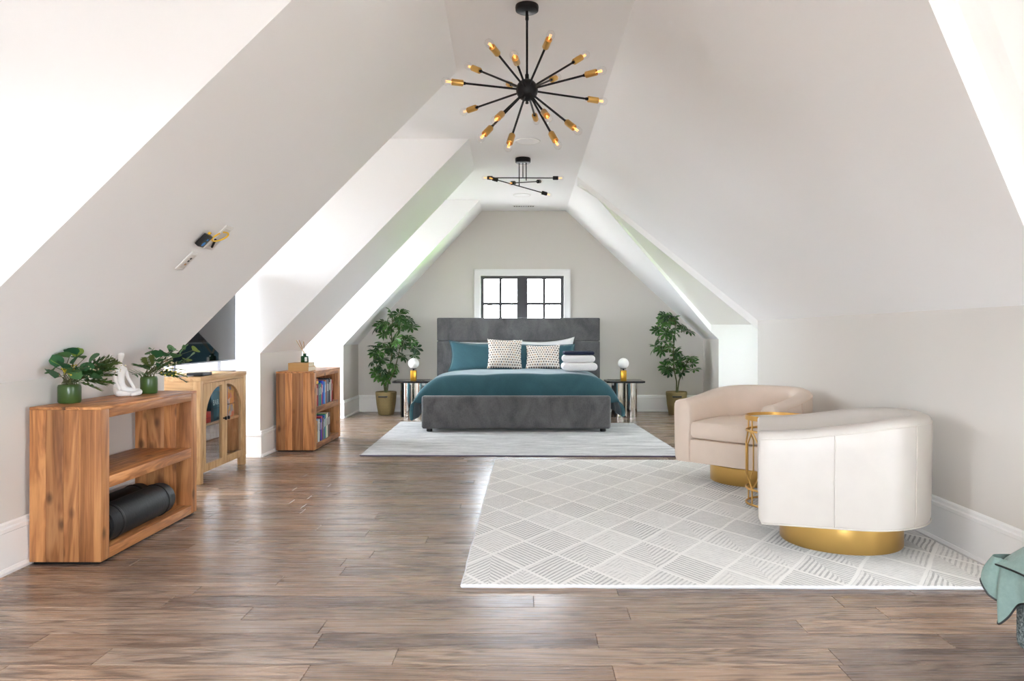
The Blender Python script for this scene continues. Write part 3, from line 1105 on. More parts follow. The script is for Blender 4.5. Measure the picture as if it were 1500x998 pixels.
rug('rug', 'silver_rug', [(-1.483, 6.68), (1.425, 6.63), (1.315, 9.04), (-1.547, 9.21)], 0.012, 'silver grey mottled rug under the foot of the bed', origin=(-0.07, 7.9, 0), edge='rug_edge')

# ---------------------------------------------------------------- consoles (open acacia shelves)
def console(x0, x1, y0, y1, H, label, seed):
    t = thing('console_shelf', label, 'shelf', ((x0 + x1) / 2, (y0 + y1) / 2, 0), 0, 'acacia console shelves')
    ox, oy = (x0 + x1) / 2, (y0 + y1) / 2
    rr = random.Random(seed)
    def b(name, mat, a0, a1, b0, b1, z0, z1, bev=0.004):
        bm = bmesh.new()
        cx, cy, cz = (a0 + a1) / 2 - ox, (b0 + b1) / 2 - oy, (z0 + z1) / 2
        box(bm, a0 - ox - cx, a1 - ox - cx, b0 - oy - cy, b1 - oy - cy, z0 - cz, z1 - cz, bev)
        o = finish(bm, name, mat, t, True, 35)
        o.location = (cx, cy, cz)
        return o
    T = 0.072
    z0 = 0.012
    for (q0, q1) in ((y0, y0 + T), (y1 - T, y1)):
        cuts = [0] + sorted(rr.uniform(0.15, 0.85) for _ in range(3)) + [1]
        cuts = [0, 0.22 + rr.uniform(-.04, .04), 0.46 + rr.uniform(-.05, .05), 0.73 + rr.uniform(-.05, .05), 1]
        for c0, c1 in zip(cuts[:-1], cuts[1:]):
            b('side_plank', 'acacia_upright', x0 + (x1 - x0) * c0 + 0.0004, x0 + (x1 - x0) * c1 - 0.0004, q0, q1, z0, H - 0.014, 0.0025)
    for c0, c1 in ((0, 0.5), (0.5, 1)):
        b('top_plank', 'acacia_long', x0 + (x1 - x0) * c0 + 0.0004, x0 + (x1 - x0) * c1 - 0.0004, y0, y1, H - 0.0135, H, 0.002)
    b('top_board', 'acacia_long', x0 + 0.002, x1, y0 + T, y1 - T, H - 0.056, H - 0.014, 0.001)
    for c0, c1 in ((0, 0.52), (0.52, 1)):
        b('shelf_plank', 'acacia_long', x0 + (x1 - x0) * c0, x0 + (x1 - x0) * c1 - 0.0004, y0 + T, y1 - T, 0.352, 0.408, 0.002)
    b('bottom_board', 'acacia_long', x0 + 0.002, x1, y0 + T, y1 - T, z0, 0.062, 0.002)
    b('plinth', 'black_metal', x0 + 0.015, x1 - 0.015, y0 + 0.01, y1 - 0.01, 0.0008, z0, 0.0)
    return t
console(-2.362, -2.02, 3.54, 4.57, 0.75, 'acacia wood console shelf carrying two green vases and a figurine', 3)
console(-2.325, -1.968, 6.93, 7.90, 0.745, 'acacia wood bookcase with two shelves of books below a reed diffuser', 8)

# yoga mats
def rolled_mat(name, r, x, y0, y1, z, label, turns=5):
    t = thing(name, label, 'yoga mat', (x, (y0 + y1) / 2, z))
    L = (y1 - y0) / 2
    rot = Matrix.Rotation(PI / 2, 4, 'X')
    bm = bmesh.new()
    pr = [(0, -L), (r * 0.5, -L - 0.001), (r * 0.97, -L), (r, -L + 0.01), (r, L - 0.01), (r * 0.97, L), (r * 0.5, L + 0.001), (0, L)]
    lathe(bm, pr, 40, (0, 0, 0), rot)
    finish(bm, 'roll', 'mat_black', t, True, 50)
    bm = bmesh.new()
    pts = []
    for k in range(turns * 24):
        a_ = 2 * PI * k / 24
        rr_ = r * 0.12 + (r * 0.86) * k / (turns * 24)
        pts.append((rr_ * math.cos(a_), -L - 0.0015, rr_ * math.sin(a_)))
    tube(bm, pts, 0.0022, 4)
    finish(bm, 'spiral_edge', 'rubber_black', t, True)
    for yy in (-L * 0.72, L * 0.78):
        bm = bmesh.new()
        t2 = bmesh.new()
        ring(t2, 0, 0, 0, r + 0.001, 0.0035, 40, 6, 0.012)
        merge(bm, t2, Matrix.Translation((0, yy, 0)) @ rot)
        finish(bm, 'strap', 'rubber_black', t, True)
    return t
rolled_mat('yoga_mat', 0.089, -2.110, 3.66, 4.30, 0.0625 + 0.089, 'thick black rolled mat lying at the front of the bottom shelf')
rolled_mat('yoga_mat', 0.078, -2.2815, 3.74, 4.40, 0.0625 + 0.078, 'thinner black rolled mat lying behind the thick one')

# ---------------------------------------------------------------- vases with foliage
def leaf_mesh(name, L, W, mat, curl=0.15, n=5, roundtip=False):
    bm = bmesh.new()
    rows = []
    for i in range(n + 1):
        t = i / n
        wd = W / 2 * (math.sin(PI * min(0.97, t * (0.9 if roundtip else 1.0) + 0.05)) ** (0.55 if roundtip else 0.8))
        if i == 0: wd = 0.0015
        zz_ = -curl * L * t * t
        rows.append([bm.verts.new((-wd, L * t, zz_ + wd * 0.25)), bm.verts.new((0, L * t, zz_)), bm.verts.new((wd, L * t, zz_ + wd * 0.25))])
    for a_, b_ in zip(rows[:-1], rows[1:]):
        for k in range(2):
            bm.faces.new((a_[k], a_[k + 1], b_[k + 1], b_[k]))
    return finish_mesh(bm, name, mat)

def finish_mesh(bm, name, mat):
    me = bpy.data.meshes.new(name)
    bm.normal_update()
    bm.to_mesh(me)
    bm.free()
    me.materials.append(MAT[mat])
    for p in me.polygons:
        p.use_smooth = True
    return me

def frond_mesh(name, L, mat, pairs=11, wl=0.035):
    bm = bmesh.new()
    def spine(t): return Vector((0, L * t, -0.25 * L * t * t))
    tube(bm, [spine(k / 8) for k in range(9)], 0.0014, 4)
    for k in range(pairs):
        t = 0.12 + 0.86 * k / pairs
        ll = wl * math.sin(PI * (0.15 + 0.8 * (1 - t))) + 0.008
        for s in (-1, 1):
            p = spine(t)
            d = Vector((s * 0.85, 0.5, -0.1 + 0.12 * ((k * 7) % 3 - 1))).normalized()
            n_ = Vector((-d.y, d.x, 0)) * 0.0075
            a_ = bm.verts.new(p)
            b_ = bm.verts.new(p + d * ll * 0.45 + n_)
            c_ = bm.verts.new(p + d * ll)
            e_ = bm.verts.new(p + d * ll * 0.45 - n_)
            bm.faces.new((a_, b_, c_, e_))
    return finish_mesh(bm, name, mat)

LEAF_R = leaf_mesh('leaf', 0.072, 0.066, 'leaf_eucalyptus', 0.2, 6, True)
LEAF_L = leaf_mesh('leaf', 0.062, 0.058, 'leaf_lime', 0.1, 6, True)
LEAF_S = leaf_mesh('leaf', 0.045, 0.026, 'leaf_eucalyptus', 0.2, 5)
FROND = frond_mesh('frond', 0.125, 'leaf_fern', 13, 0.042)
FROND2 = frond_mesh('frond', 0.115, 'leaf_deep', 12, 0.05)

def orient(o, pos, d, roll=0.0):
    d = Vector(d).normalized()
    q = d.to_track_quat('Y', 'Z')
    o.rotation_mode = 'QUATERNION'
    o.rotation_quaternion = q @ Matrix.Rotation(roll, 3, 'Y').to_quaternion()
    o.location = pos

def under_slope(p):
    """keep a point of the left console's foliage in front of the sloping ceiling"""
    lim = 0.872 + 1.02 * (p.x + 2.39) - 0.055
    if p.z > lim:
        k = (p.z - lim) / 2
        p = p + Vector((k * 1.02, 0, -k * 0.98))
    p.x = max(p.x, -2.35)
    return p

def vase(x, y, z, r, H, label, leaves, fronds, berries, seed):
    t = thing('vase', label, 'vase', (x, y, z), 0, 'green glass vases with foliage')
    bm = bmesh.new()
    lathe(bm, [(0, 0.001), (r * 0.9, 0.001), (r, 0.008), (r, H - 0.012), (r * 0.95, H - 0.003), (r * 0.90, H), (r * 0.84, H - 0.003), (r * 0.84, 0.03), (0, 0.03)], 36)
    finish(bm, 'vessel', 'vase_glass', t, True, 50)
    base = Vector((x, y, z))
    rr = random.Random(seed)
    stems = bmesh.new()
    def stem(p):
        a_ = Vector((rr.uniform(-r * .4, r * .4), rr.uniform(-r * .4, r * .4), 0.035))
        b_ = Vector((a_.x * 1.3, a_.y * 1.3, H + 0.01))
        c_ = b_.lerp(p, 0.55) + Vector((0, 0, 0.02))
        tube(stems, [a_, b_, c_, p], 0.0016, 5)
    for (dx, dy, dz, kind, ax, ay, az) in leaves:
        p = under_slope(base + Vector((dx, dy, dz)))
        o = bpy.data.objects.new('leaf', {'R': LEAF_R, 'L': LEAF_L, 'S': LEAF_S}[kind])
        C.objects.link(o)
        o.parent = t
        orient(o, p - base, (ax, ay, az), rr.uniform(-0.8, 0.8))
        stem(p - base)
    for (dx, dy, dz, ax, ay, az, k) in fronds:
        p = under_slope(base + Vector((dx, dy, dz * 1.15))) - base
        o = bpy.data.objects.new('frond', FROND if k == 0 else FROND2)
        C.objects.link(o)
        o.parent = t
        orient(o, p, (ax, ay, az), rr.uniform(-0.5, 0.5))
        stem(p)
    finish(stems, 'stem', 'plant_stem', t, True)
    for name, mat, lst, rad in berries:
        bm = bmesh.new()
        for (cx, cy, cz) in lst:
            for k in range(11):
                q = Vector((cx + rr.gauss(0, .014), cy + rr.gauss(0, .014), cz + rr.gauss(0, .014)))
                t2 = bmesh.new()
                bmesh.ops.create_icosphere(t2, subdivisions=1, radius=rad * rr.uniform(.7, 1.2))
                merge(bm, t2, Matrix.Translation(q))
        o = finish(bm, name, mat, t, True)
        o['kind'] = 'stuff'
    return t

rr = random.Random(21)
# first vase: leaf positions as offsets in metres (x along the wall depth, y away, z up)
def scatter(seed, spots):
    rr = random.Random(seed)
    out = []
    for (dx, dy, dz, kind) in spots:
        dx, dz = dx + 0.03, dz * 1.22
        out.append((dx, dy, dz, kind, dx * 2 + rr.uniform(-.5, .5), -0.35 + rr.uniform(-.4, .3), 0.35 + rr.uniform(-.3, .5)))
    return out
V1 = [(-.02, -.13, .19, 'L'), (.03, -.13, .205, 'R'), (.02, -.09, .215, 'L'), (.06, -.09, .20, 'R'), (.09, -.08, .185, 'R'), (.10, -.06, .165, 'R'),
      (-.03, -.15, .14, 'R'), (.00, -.16, .155, 'R'), (.03, -.15, .15, 'R'), (.05, -.12, .14, 'R'), (-.01, -.15, .11, 'R'), (.02, -.13, .12, 'R'), (.05, -.10, .165, 'R'), (.07, -.09, .13, 'R'),
      (.11, -.02, .14, 'S'), (.10, .00, .12, 'S'), (.12, .00, .11, 'S'), (.13, -.01, .15, 'S'), (.09, -.04, .13, 'S'), (.10, .01, .10, 'S'),
      (.12, .01, .115, 'S'), (.08, -.05, .11, 'S'), (.06, -.06, .10, 'R'), (.12, -.01, .155, 'R'), (.10, -.04, .16, 'S'), (.07, -.04, .12, 'R'), (.09, -.02, .105, 'R'),
      (.05, -.06, .12, 'S'), (.08, -.02, .14, 'S'), (.03, -.08, .13, 'S'), (.12, -.03, .17, 'S'), (.06, -.07, .15, 'S'), (.04, -.05, .10, 'S'), (.07, -.01, .10, 'S')]
F1 = [(.08, -.02, .12, .7, .3, .5, 0), (.10, -.01, .13, .9, .3, .45, 0), (.11, .0, .14, .8, .4, .6, 0), (.07, -.02, .10, .9, .1, .05, 1), (.09, .0, .10, .9, .2, .1, 1),
      (.08, -.03, .13, .6, .1, .8, 0), (.05, -.04, .10, .6, -.5, .1, 1), (.10, .0, .12, .9, .2, .25, 0), (.06, -.02, .09, .8, -.1, -.05, 1), (.09, .0, .14, .7, .3, .75, 0), (.11, .01, .15, .9, .4, .5, 0),
      (.09, -.01, .11, .9, .0, .3, 1), (.07, -.03, .11, .7, -.2, .4, 1), (.10, .0, .13, .8, .2, .35, 1)]
vase(-2.305, 3.76, 0.75, 0.053, 0.093, 'green glass vase of round eucalyptus leaves beside the white figurine back', scatter(4, V1), F1,
     [('berry_cluster', 'berry_yellow', [(.05, -.11, .16), (.07, -.10, .175), (.06, -.09, .185)], 0.0045), ('blossom_cluster', 'blossom_cream', [(.13, -.02, .17), (.11, -.03, .16), (.20, .08, .17)], 0.004)], 31)
V2 = [(.02, -.06, .21, 'S'), (.00, -.05, .19, 'R'), (.06, -.02, .18, 'R'), (.05, -.04, .15, 'R'), (.03, -.03, .17, 'R'), (.12, .02, .21, 'R'), (.14, .03, .19, 'R'),
      (.09, .0, .20, 'S'), (.16, .05, .21, 'S'), (.19, .08, .205, 'L'), (.17, .06, .15, 'L'), (.18, .04, .16, 'R'), (.07, -.03, .13, 'S'), (.10, .0, .15, 'S'), (.11, .01, .17, 'R'), (.05, -.03, .12, 'S'),
      (.08, .0, .16, 'R'), (.03, -.05, .14, 'S'), (.13, .03, .14, 'S')]
F2 = [(.02, -.03, .12, -.1, -.9, .5, 1), (.00, -.02, .10, -.1, -.8, .2, 1), (.03, -.03, .13, .1, -.7, .7, 0), (.05, -.02, .11, .6, -.3, .6, 1), (.08, .0, .12, .9, .2, .2, 0), (.08, .01, .11, .9, .5, .0, 0),
      (.10, .02, .10, .9, .4, -.25, 1), (.09, .0, .13, .8, .4, .5, 0), (.05, -.01, .10, .7, .0, .1, 1), (.06, .0, .14, .4, .2, .9, 0)]
vase(-2.212, 4.37, 0.75, 0.047, 0.098, 'green glass vase of ferns and pale blossoms beside the figurine knees', scatter(9, V2), F2,
     [('blossom_cluster', 'blossom_cream', [(.11, .0, .19), (.12, .01, .17), (.13, .02, .165)], 0.0045), ('berry_cluster', 'berry_yellow', [(.12, .0, .13), (.14, .02, .12), (.10, -.01, .12)], 0.0045)], 32)

# seated figurine
def figurine():
    V = [(0, 0, 0.045), (0, -.002, 0.085), (0, -.004, 0.125), (0, -.002, 0.158), (0, 0.0, 0.178), (0, 0.004, 0.205), (0, 0.010, 0.232), (0, 0.008, 0.25),
         (-.034, 0, 0.155), (-.043, .012, 0.105), (-.046, .048, 0.058), (-.046, .060, 0.042),
         (.034, 0, 0.155), (.043, .012, 0.105), (.046, .048, 0.058), (.046, .060, 0.042),
         (-.026, .012, 0.032), (-.072, .075, 0.026), (-.010, .105, 0.018), (.022, .112, 0.014),
         (.026, .012, 0.032), (.072, .075, 0.026), (.010, .085, 0.020), (-.025, .085, 0.016), (0, -.012, 0.028)]
    Rr = [.032, .026, .030, .030, .0125, .012, .021, .018, .0135, .0115, .0095, .009, .0135, .0115, .0095, .009, .026, .020, .0145, .010, .026, .020, .0145, .010, .028]
    Eg = [(0, 1), (1, 2), (2, 3), (3, 4), (4, 5), (5, 6), (6, 7), (3, 8), (8, 9), (9, 10), (10, 11), (3, 12), (12, 13), (13, 14), (14, 15), (0, 16), (16, 17), (17, 18), (18, 19), (0, 20), (20, 21), (21, 22), (22, 23), (0, 24)]
    me = bpy.data.meshes.new('figurine')
    me.from_pydata(V, Eg, [])
    o = bpy.data.objects.new('figurine', me)
    C.objects.link(o)
    sk = o.modifiers.new('skin', 'SKIN')
    for v, r in zip(me.skin_vertices[0].data, Rr):
        v.radius = (r, r * 0.9)
    me.skin_vertices[0].data[0].use_root = True
    su = o.modifiers.new('sub', 'SUBSURF')
    su.levels = su.render_levels = 2
    sk.use_smooth_shade = True
    dg = bpy.context.evaluated_depsgraph_get()
    m2 = bpy.data.meshes.new_from_object(o.evaluated_get(dg))
    o.modifiers.clear()
    o.data = m2
    m2.materials.clear()
    m2.materials.append(MAT['porcelain'])
    zmin = min(v.co.z for v in m2.vertices)
    for v in m2.vertices:
        v.co.z -= zmin
    for p in m2.polygons:
        p.use_smooth = True
    return o
fg = figurine()
fg.location = (-2.285, 4.19, 0.7505)
fg.rotation_euler = (0, 0, math.radians(-112))
tag(fg, 'white abstract figurine sitting cross-legged between the two green vases', 'figurine')

# ---------------------------------------------------------------- arched oak cabinet
def plate(bm, outer, hole, x0, x1):
    """flat board in the y-z plane with a hole, thickness x0..x1"""
    t = bmesh.new()
    ed = []
    for lp in (outer, hole):
        vsx = [t.verts.new((x0, p[0], p[1])) for p in lp]
        for i in range(len(vsx)):
            ed.append(t.edges.new((vsx[i], vsx[(i + 1) % len(vsx)])))
    bmesh.ops.triangle_fill(t, edges=ed, use_beauty=True)
    r = bmesh.ops.extrude_face_region(t, geom=list(t.faces))
    vv = [g for g in r['geom'] if isinstance(g, bmesh.types.BMVert)]
    bmesh.ops.translate(t, verts=vv, vec=(x1 - x0, 0, 0))
    merge(bm, t)

CX, CY = -2.58, 5.84
cab = thing('cabinet', 'light oak cabinet with arched glass doors holding board games', 'cabinet', (CX, CY, 0))
def cb(name, mat, x0, x1, y0, y1, z0, z1, bev=0.003, parent=cab):
    return obox(name, mat, x0 - CX, x1 - CX, y0 - CY, y1 - CY, z0, z1, bev, parent)
c0, c1 = 5.40, 6.28
xf, xb = -2.36, -2.80
cb('top', 'oak_long', xb - 0.004, xf + 0.004, c0 - 0.004, c1 + 0.004, 0.752, 0.785)
for yy in (c0, c1 - 0.05):
    for xx in (xb, xf - 0.055):
        cb('leg', 'oak_upright', xx, xx + 0.055, yy, yy + 0.05, 0.001, 0.752)
for yy in (c0 + 0.008, c1 - 0.024):
    cb('side_panel', 'oak_upright', xb + 0.055, xf - 0.055, yy, yy + 0.016, 0.08, 0.752, 0.0)
    cb('side_rail', 'oak_cross', xb + 0.055, xf - 0.055, yy - 0.006, yy + 0.022, 0.68, 0.752, 0.002)
cb('back_panel', 'oak_upright', xb + 0.004, xb + 0.014, c0 + 0.05, c1 - 0.05, 0.08, 0.752, 0.0)
cb('bottom_board', 'oak_long', xb + 0.014, xf - 0.02, c0 + 0.05, c1 - 0.05, 0.082, 0.10, 0.0)
cb('shelf', 'oak_long', xb + 0.014, xf - 0.03, c0 + 0.025, c1 - 0.025, 0.405, 0.425, 0.0)
cb('top_rail', 'oak_long', xf - 0.03, xf - 0.004, c0 + 0.05, c1 - 0.05, 0.735, 0.752, 0.0)
cm = (c0 + c1) / 2
for s in (-1, 1):
    e0 = cm + s * 0.002
    e1 = cm + s * 0.385
    g0 = cm + s * 0.048            # glass edge near the meeting stile
    g1 = cm + s * 0.342
    outer = [(e0, 0.08), (e1, 0.08), (e1, 0.732), (e0, 0.732)]
    hole = [(g0, 0.135), (g1, 0.135)]
    for k in range(0, 15):
        a_ = PI / 2 * k / 14
        hole.append((g0 + (g1 - g0) * math.cos(a_), 0.47 + 0.235 * math.sin(a_)))
    outer = [(p[0] - CY, p[1]) for p in outer]
    hole = [(p[0] - CY, p[1]) for p in hole]
    bm = bmesh.new()
    plate(bm, outer, hole, xf - 0.022 - CX, xf - 0.002 - CX)
    door = finish(bm, 'door', 'oak_upright', cab)
    bm = bmesh.new()
    poly(bm, [(xf - 0.014 - CX, p[0], p[1]) for p in hole])
    finish(bm, 'pane', 'door_glass', door)
    bm = bmesh.new()
    lathe(bm, [(0, 0), (0.006, 0), (0.006, 0.012), (0.014, 0.018), (0.015, 0.026), (0.010, 0.031), (0, 0.032)], 20, (xf - 0.003 - CX, cm + s * 0.026 - CY, 0.44), Matrix.Rotation(PI / 2, 4, 'Y'))
    finish(bm, 'knob', 'black_metal', door, True)

simple('game_red', S(214, 62, 40), 0.4)
simple('game_teal', S(38, 70, 80), 0.4)
simple('game_blue', S(40, 122, 176), 0.4)
a = M('game_mosaic', S(230, 150, 50), 0.4)
vo = a.n('TexVoronoi')
vo.inputs['Scale'].default_value = 22
a.l(a.coord(), vo.inputs['Vector'])
a.color(a.ramp(a.math('FRACT', a.math('MULTIPLY', vo.outputs['Color'], 3.7)), [(0.0, S(230, 120, 40)), (0.3, S(240, 190, 80)), (0.55, S(60, 140, 190)), (0.75, S(235, 225, 205)), (1.0, S(210, 60, 40))]))
MAT['game_mosaic'] = a.m
simple('game_grey', S(86, 82, 84), 0.5, vary=0.5, scale=30)
def game(mat, x0, x1, y0, y1, z0, h_, label, text=None, tsize=0.05, spine=None):
    o = obox('board_game', mat, x0 - (x0 + x1) / 2, x1 - (x0 + x1) / 2, -(y1 - y0) / 2, (y1 - y0) / 2, 0, h_, 0.002)
    o.location = ((x0 + x1) / 2, (y0 + y1) / 2, z0)
    tag(o, label, 'board game', 'board games in the cabinet')
    bm = bmesh.new()
    hw = (x1 - x0) / 2
    box(bm, -hw - 0.001, hw + 0.001, -(y1 - y0) / 2 - 0.001, (y1 - y0) / 2 + 0.001, h_ * 0.42, h_ * 0.45)
    finish(bm, 'lid_seam', 'black_plastic', o)
    if text:
        cu = bpy.data.curves.new('lettering', 'FONT')
        cu.body = text
        cu.size = tsize
        cu.extrude = 0.0005
        cu.align_x = 'CENTER'
        to = bpy.data.objects.new('lettering', cu)
        dg = bpy.context.evaluated_depsgraph_get()
        C.objects.link(to)
        bpy.context.view_layer.update()
        me = bpy.data.meshes.new_from_object(to.evaluated_get(bpy.context.evaluated_depsgraph_get()))
        bpy.data.objects.remove(to)
        me.materials.append(MAT['white_plastic'])
        lo = bpy.data.objects.new('lettering', me)
        C.objects.link(lo)
        lo.parent = o
        lo.matrix_local = Matrix.Translation((hw + 0.0015, 0.0, h_ * 0.55)) @ Matrix.Rotation(PI / 2, 4, 'Z') @ Matrix.Rotation(PI / 2, 4, 'X')
    return o
zs = 0.426
game('game_red', -2.62, -2.392, 5.515, 5.655, zs, 0.085, 'flat red board game box at the front of the cabinet shelf')
game('game_grey', -2.62, -2.40, 5.52, 5.60, zs + 0.086, 0.05, 'small mottled game box lying on the red box')
game('game_teal', -2.62, -2.395, 5.665, 5.835, zs, 0.225, 'dark teal board game box with white lettering standing upright', 'BAR', 0.06)
game('game_blue', -2.60, -2.392, 5.915, 5.975, zs, 0.25, 'blue board game box standing beside the mosaic patterned box')
game('game_mosaic', -2.60, -2.392, 5.978, 6.11, zs, 0.245, 'colourful orange and blue patterned game box in the cabinet')
# flat media box on the cabinet
mb = thing('media_box', 'flat black media box on top of the oak cabinet', 'box', (-2.435, 5.555, 0.7855))
obox('case', 'black_plastic', -0.06, 0.06, -0.085, 0.085, 0.002, 0.026, 0.004, mb)
obox('front_strip', 'silver', 0.06, 0.0608, -0.06, 0.06, 0.009, 0.012, 0.0, mb)

# television
tv = thing('television', 'black flat television on two silver feet above the oak cabinet', 'television', (-2.55, 5.795, 0.7855))
HW = 0.725
obox('back_shell', 'black_plastic', -0.045, -0.004, -HW, HW, 0.085, 0.90, 0.006, tv)
obox('screen', 'screen_glass', -0.004, 0.004, -HW + 0.004, HW - 0.004, 0.092, 0.896, 0.0, tv)
bm = bmesh.new()
box(bm, -0.006, 0.007, -HW, HW, 0.082, 0.092)
box(bm, -0.006, 0.007, -HW, HW, 0.896, 0.902)
box(bm, -0.006, 0.007, -HW, -HW + 0.005, 0.092, 0.896)
box(bm, -0.006, 0.007, HW - 0.005, HW, 0.092, 0.896)
finish(bm, 'bezel', 'silver', tv)
for yy in (-0.36, 0.44):
    bm = bmesh.new()
    box(bm, -0.12, 0.12, yy - 0.012, yy + 0.012, 0.001, 0.009, 0.002)
    box(bm, -0.03, -0.01, yy - 0.010, yy + 0.010, 0.009, 0.10, 0.002)
    finish(bm, 'foot', 'silver', tv)

# ---------------------------------------------------------------- books and diffuser
COV = {'white': S(226, 222, 214), 'cream': S(224, 206, 172), 'red': S(170, 40, 40), 'crimson': S(196, 50, 70), 'grey': S(112, 118, 126), 'blue': S(46, 92, 160), 'sky': S(106, 160, 210), 'royal': S(30, 60, 190),
       'teal': S(30, 130, 120), 'green': S(60, 170, 90), 'orange': S(206, 112, 56), 'navy': S(34, 42, 66), 'black': S(38, 34, 36), 'yellow': S(224, 176, 44), 'tan': S(196, 150, 92), 'brown': S(104, 66, 44)}
for k, c in COV.items():
    simple('cover_' + k, c, 0.5)
def book_mesh_obj(cov, th, h_, d_):
    """upright book, spine towards +x; local origin at bottom centre"""
    o = obox('book', 'cover_' + cov, d_ / 2 - 0.003, d_ / 2, -th / 2, th / 2, 0, h_, 0.0)
    bm = bmesh.new()
    box(bm, -d_ / 2, d_ / 2 - 0.003, -th / 2, -th / 2 + 0.002, 0, h_)
    box(bm, -d_ / 2, d_ / 2 - 0.003, th / 2 - 0.002, th / 2, 0, h_)
    finish(bm, 'cover', 'cover_' + cov, o)
    bm = bmesh.new()
    box(bm, -d_ / 2 + 0.003, d_ / 2 - 0.003, -th / 2 + 0.002, th / 2 - 0.002, 0.003, h_ - 0.003)
    finish(bm, 'pages', 'page_edge', o)
    lt = 'white' if cov not in ('white', 'cream', 'yellow', 'tan') else 'black'
    bm = bmesh.new()
    box(bm, d_ / 2, d_ / 2 + 0.0004, -th * 0.16, th * 0.16, h_ * 0.5, h_ * 0.82)
    finish(bm, 'spine_label', 'cover_' + lt, o)
    return o
def book_row(y, z, spec, where, group):
    prev = 'the near side panel'
    rr = random.Random(len(spec))
    for i, (cov, th, h_) in enumerate(spec):
        o = book_mesh_obj(cov, th, h_, 0.15 + rr.uniform(-.01, .01))
        o.location = (-2.06 + rr.uniform(-.006, .004), y + th / 2, z)
        y += th + 0.0012
        nxt = spec[i + 1][0] + ' one' if i + 1 < len(spec) else 'empty shelf space'
        tag(o, 'upright %s book on the %s between %s and %s' % (cov, where, prev, nxt), 'book', group)
        prev = cov + ' one'
    return y
book_row(7.005, 0.4085, [('white', .035, .205), ('cream', .03, .20), ('red', .042, .21), ('grey', .04, .205), ('teal', .045, .215), ('blue', .03, .21), ('crimson', .035, .20), ('royal', .055, .23), ('sky', .03, .22), ('orange', .05, .23), ('grey', .06, .235), ('navy', .055, .225), ('black', .06, .24), ('white', .022, .225), ('red', .022, .22)], 'upper bookcase shelf', 'upright books on the upper shelf')
book_row(7.005, 0.0625, [('cream', .05, .225), ('tan', .03, .21), ('sky', .045, .22), ('white', .03, .215), ('navy', .045, .22), ('royal', .03, .215), ('crimson', .05, .23), ('grey', .03, .21), ('blue', .045, .235), ('green', .035, .24), ('white', .035, .235), ('cream', .04, .245), ('black', .055, .24), ('brown', .045, .24)], 'lower bookcase shelf', 'upright books on the lower shelf')
def flat_book(cov, loc, rz, w_, l_, t_, label, group, axis_spine='x'):
    """lying book; spine faces local -y"""
    o = obox('book', 'cover_' + cov, -w_ / 2, w_ / 2, -l_ / 2, -l_ / 2 + 0.003, 0, t_, 0.0)
    o.location = loc
    o.rotation_euler = (0, 0, rz)
    bm = bmesh.new()
    box(bm, -w_ / 2, w_ / 2, -l_ / 2 + 0.003, l_ / 2, 0, 0.002)
    box(bm, -w_ / 2, w_ / 2, -l_ / 2 + 0.003, l_ / 2, t_ - 0.002, t_)
    finish(bm, 'cover', 'cover_' + cov, o)
    bm = bmesh.new()
    box(bm, -w_ / 2 + 0.003, w_ / 2 - 0.003, -l_ / 2 + 0.003, l_ / 2 - 0.003, 0.002, t_ - 0.002)
    finish(bm, 'pages', 'page_edge', o)
    return tag(o, label, 'book', group)
flat_book('yellow', (-2.065, 7.09, 0.4085 + 0.2115), PI / 2, 0.15, 0.14, 0.024, 'yellow book lying flat on the upright books, lower of two', 'flat books in the bookcase')
flat_book('orange', (-2.065, 7.10, 0.4085 + 0.2365), PI / 2, 0.14, 0.13, 0.022, 'orange book lying flat on top of the yellow book', 'flat books in the bookcase')
flat_book('tan', (-2.13, 7.10, 0.7455), 0.0, 0.19, 0.26, 0.042, 'tan book lying on the bookcase, lower of the pair', 'books under the diffuser')
flat_book('tan', (-2.135, 7.095, 0.788), 0.05, 0.19, 0.25, 0.036, 'tan book lying directly under the reed diffuser', 'books under the diffuser')
df = thing('reed_diffuser', 'green glass reed diffuser bottle with five sticks on two books', 'diffuser', (-2.105, 7.09, 0.8245))
bm = bmesh.new()
lathe(bm, [(0, 0.001), (0.034, 0.001), (0.037, 0.005), (0.037, 0.058), (0.033, 0.064), (0.016, 0.066), (0.015, 0.080), (0.018, 0.081), (0.018, 0.087), (0, 0.087)], 28)
finish(bm, 'bottle', 'bottle_glass', df, True)
bm = bmesh.new()
box(bm, 0.012, 0.034, -0.0395, -0.0375, 0.012, 0.052)
finish(bm, 'paper_label', 'white_plastic', df)
for (dx, dy) in ((-.075, -.02), (-.06, .02), (-.02, .03), (.085, .01), (.095, -.03)):
    bm = bmesh.new()
    tube(bm, [(dx * 0.05, dy * 0.05, 0.084), (dx, dy, 0.215 if abs(dx) > 0.03 else 0.20)], 0.0034, 6)
    finish(bm, 'stick', 'reed', df, True)

# ---------------------------------------------------------------- potted plants
def palm_leaf_mesh():
    bm = bmesh.new()
    tube(bm, [(0, -0.06, -0.01), (0, 0, 0)], 0.0022, 4)
    for k in range(7):
        a_ = math.radians(-130 + 260 * k / 6)
        L = 0.125 - 0.035 * abs(k - 3) / 3
        d = Vector((math.sin(a_), math.cos(a_), 0))
        n_ = Vector((d.y, -d.x, 0))
        prev = None
        for i in range(5):
            t = i / 4
            wd = [0.002, 0.010, 0.020, 0.021, 0.004][i]
            z = -0.25 * L * t * t
            c = d * (0.008 + L * t) + Vector((0, 0, z))
            cur = (bm.verts.new(c - n_ * wd + Vector((0, 0, wd * .3))), bm.verts.new(c), bm.verts.new(c + n_ * wd + Vector((0, 0, wd * .3))))
            if prev:
                for q in range(2):
                    bm.faces.new((prev[q], prev[q + 1], cur[q + 1], cur[q]))
            prev = cur
    return finish_mesh(bm, 'leaf', 'leaf_deep')
PALM = palm_leaf_mesh()
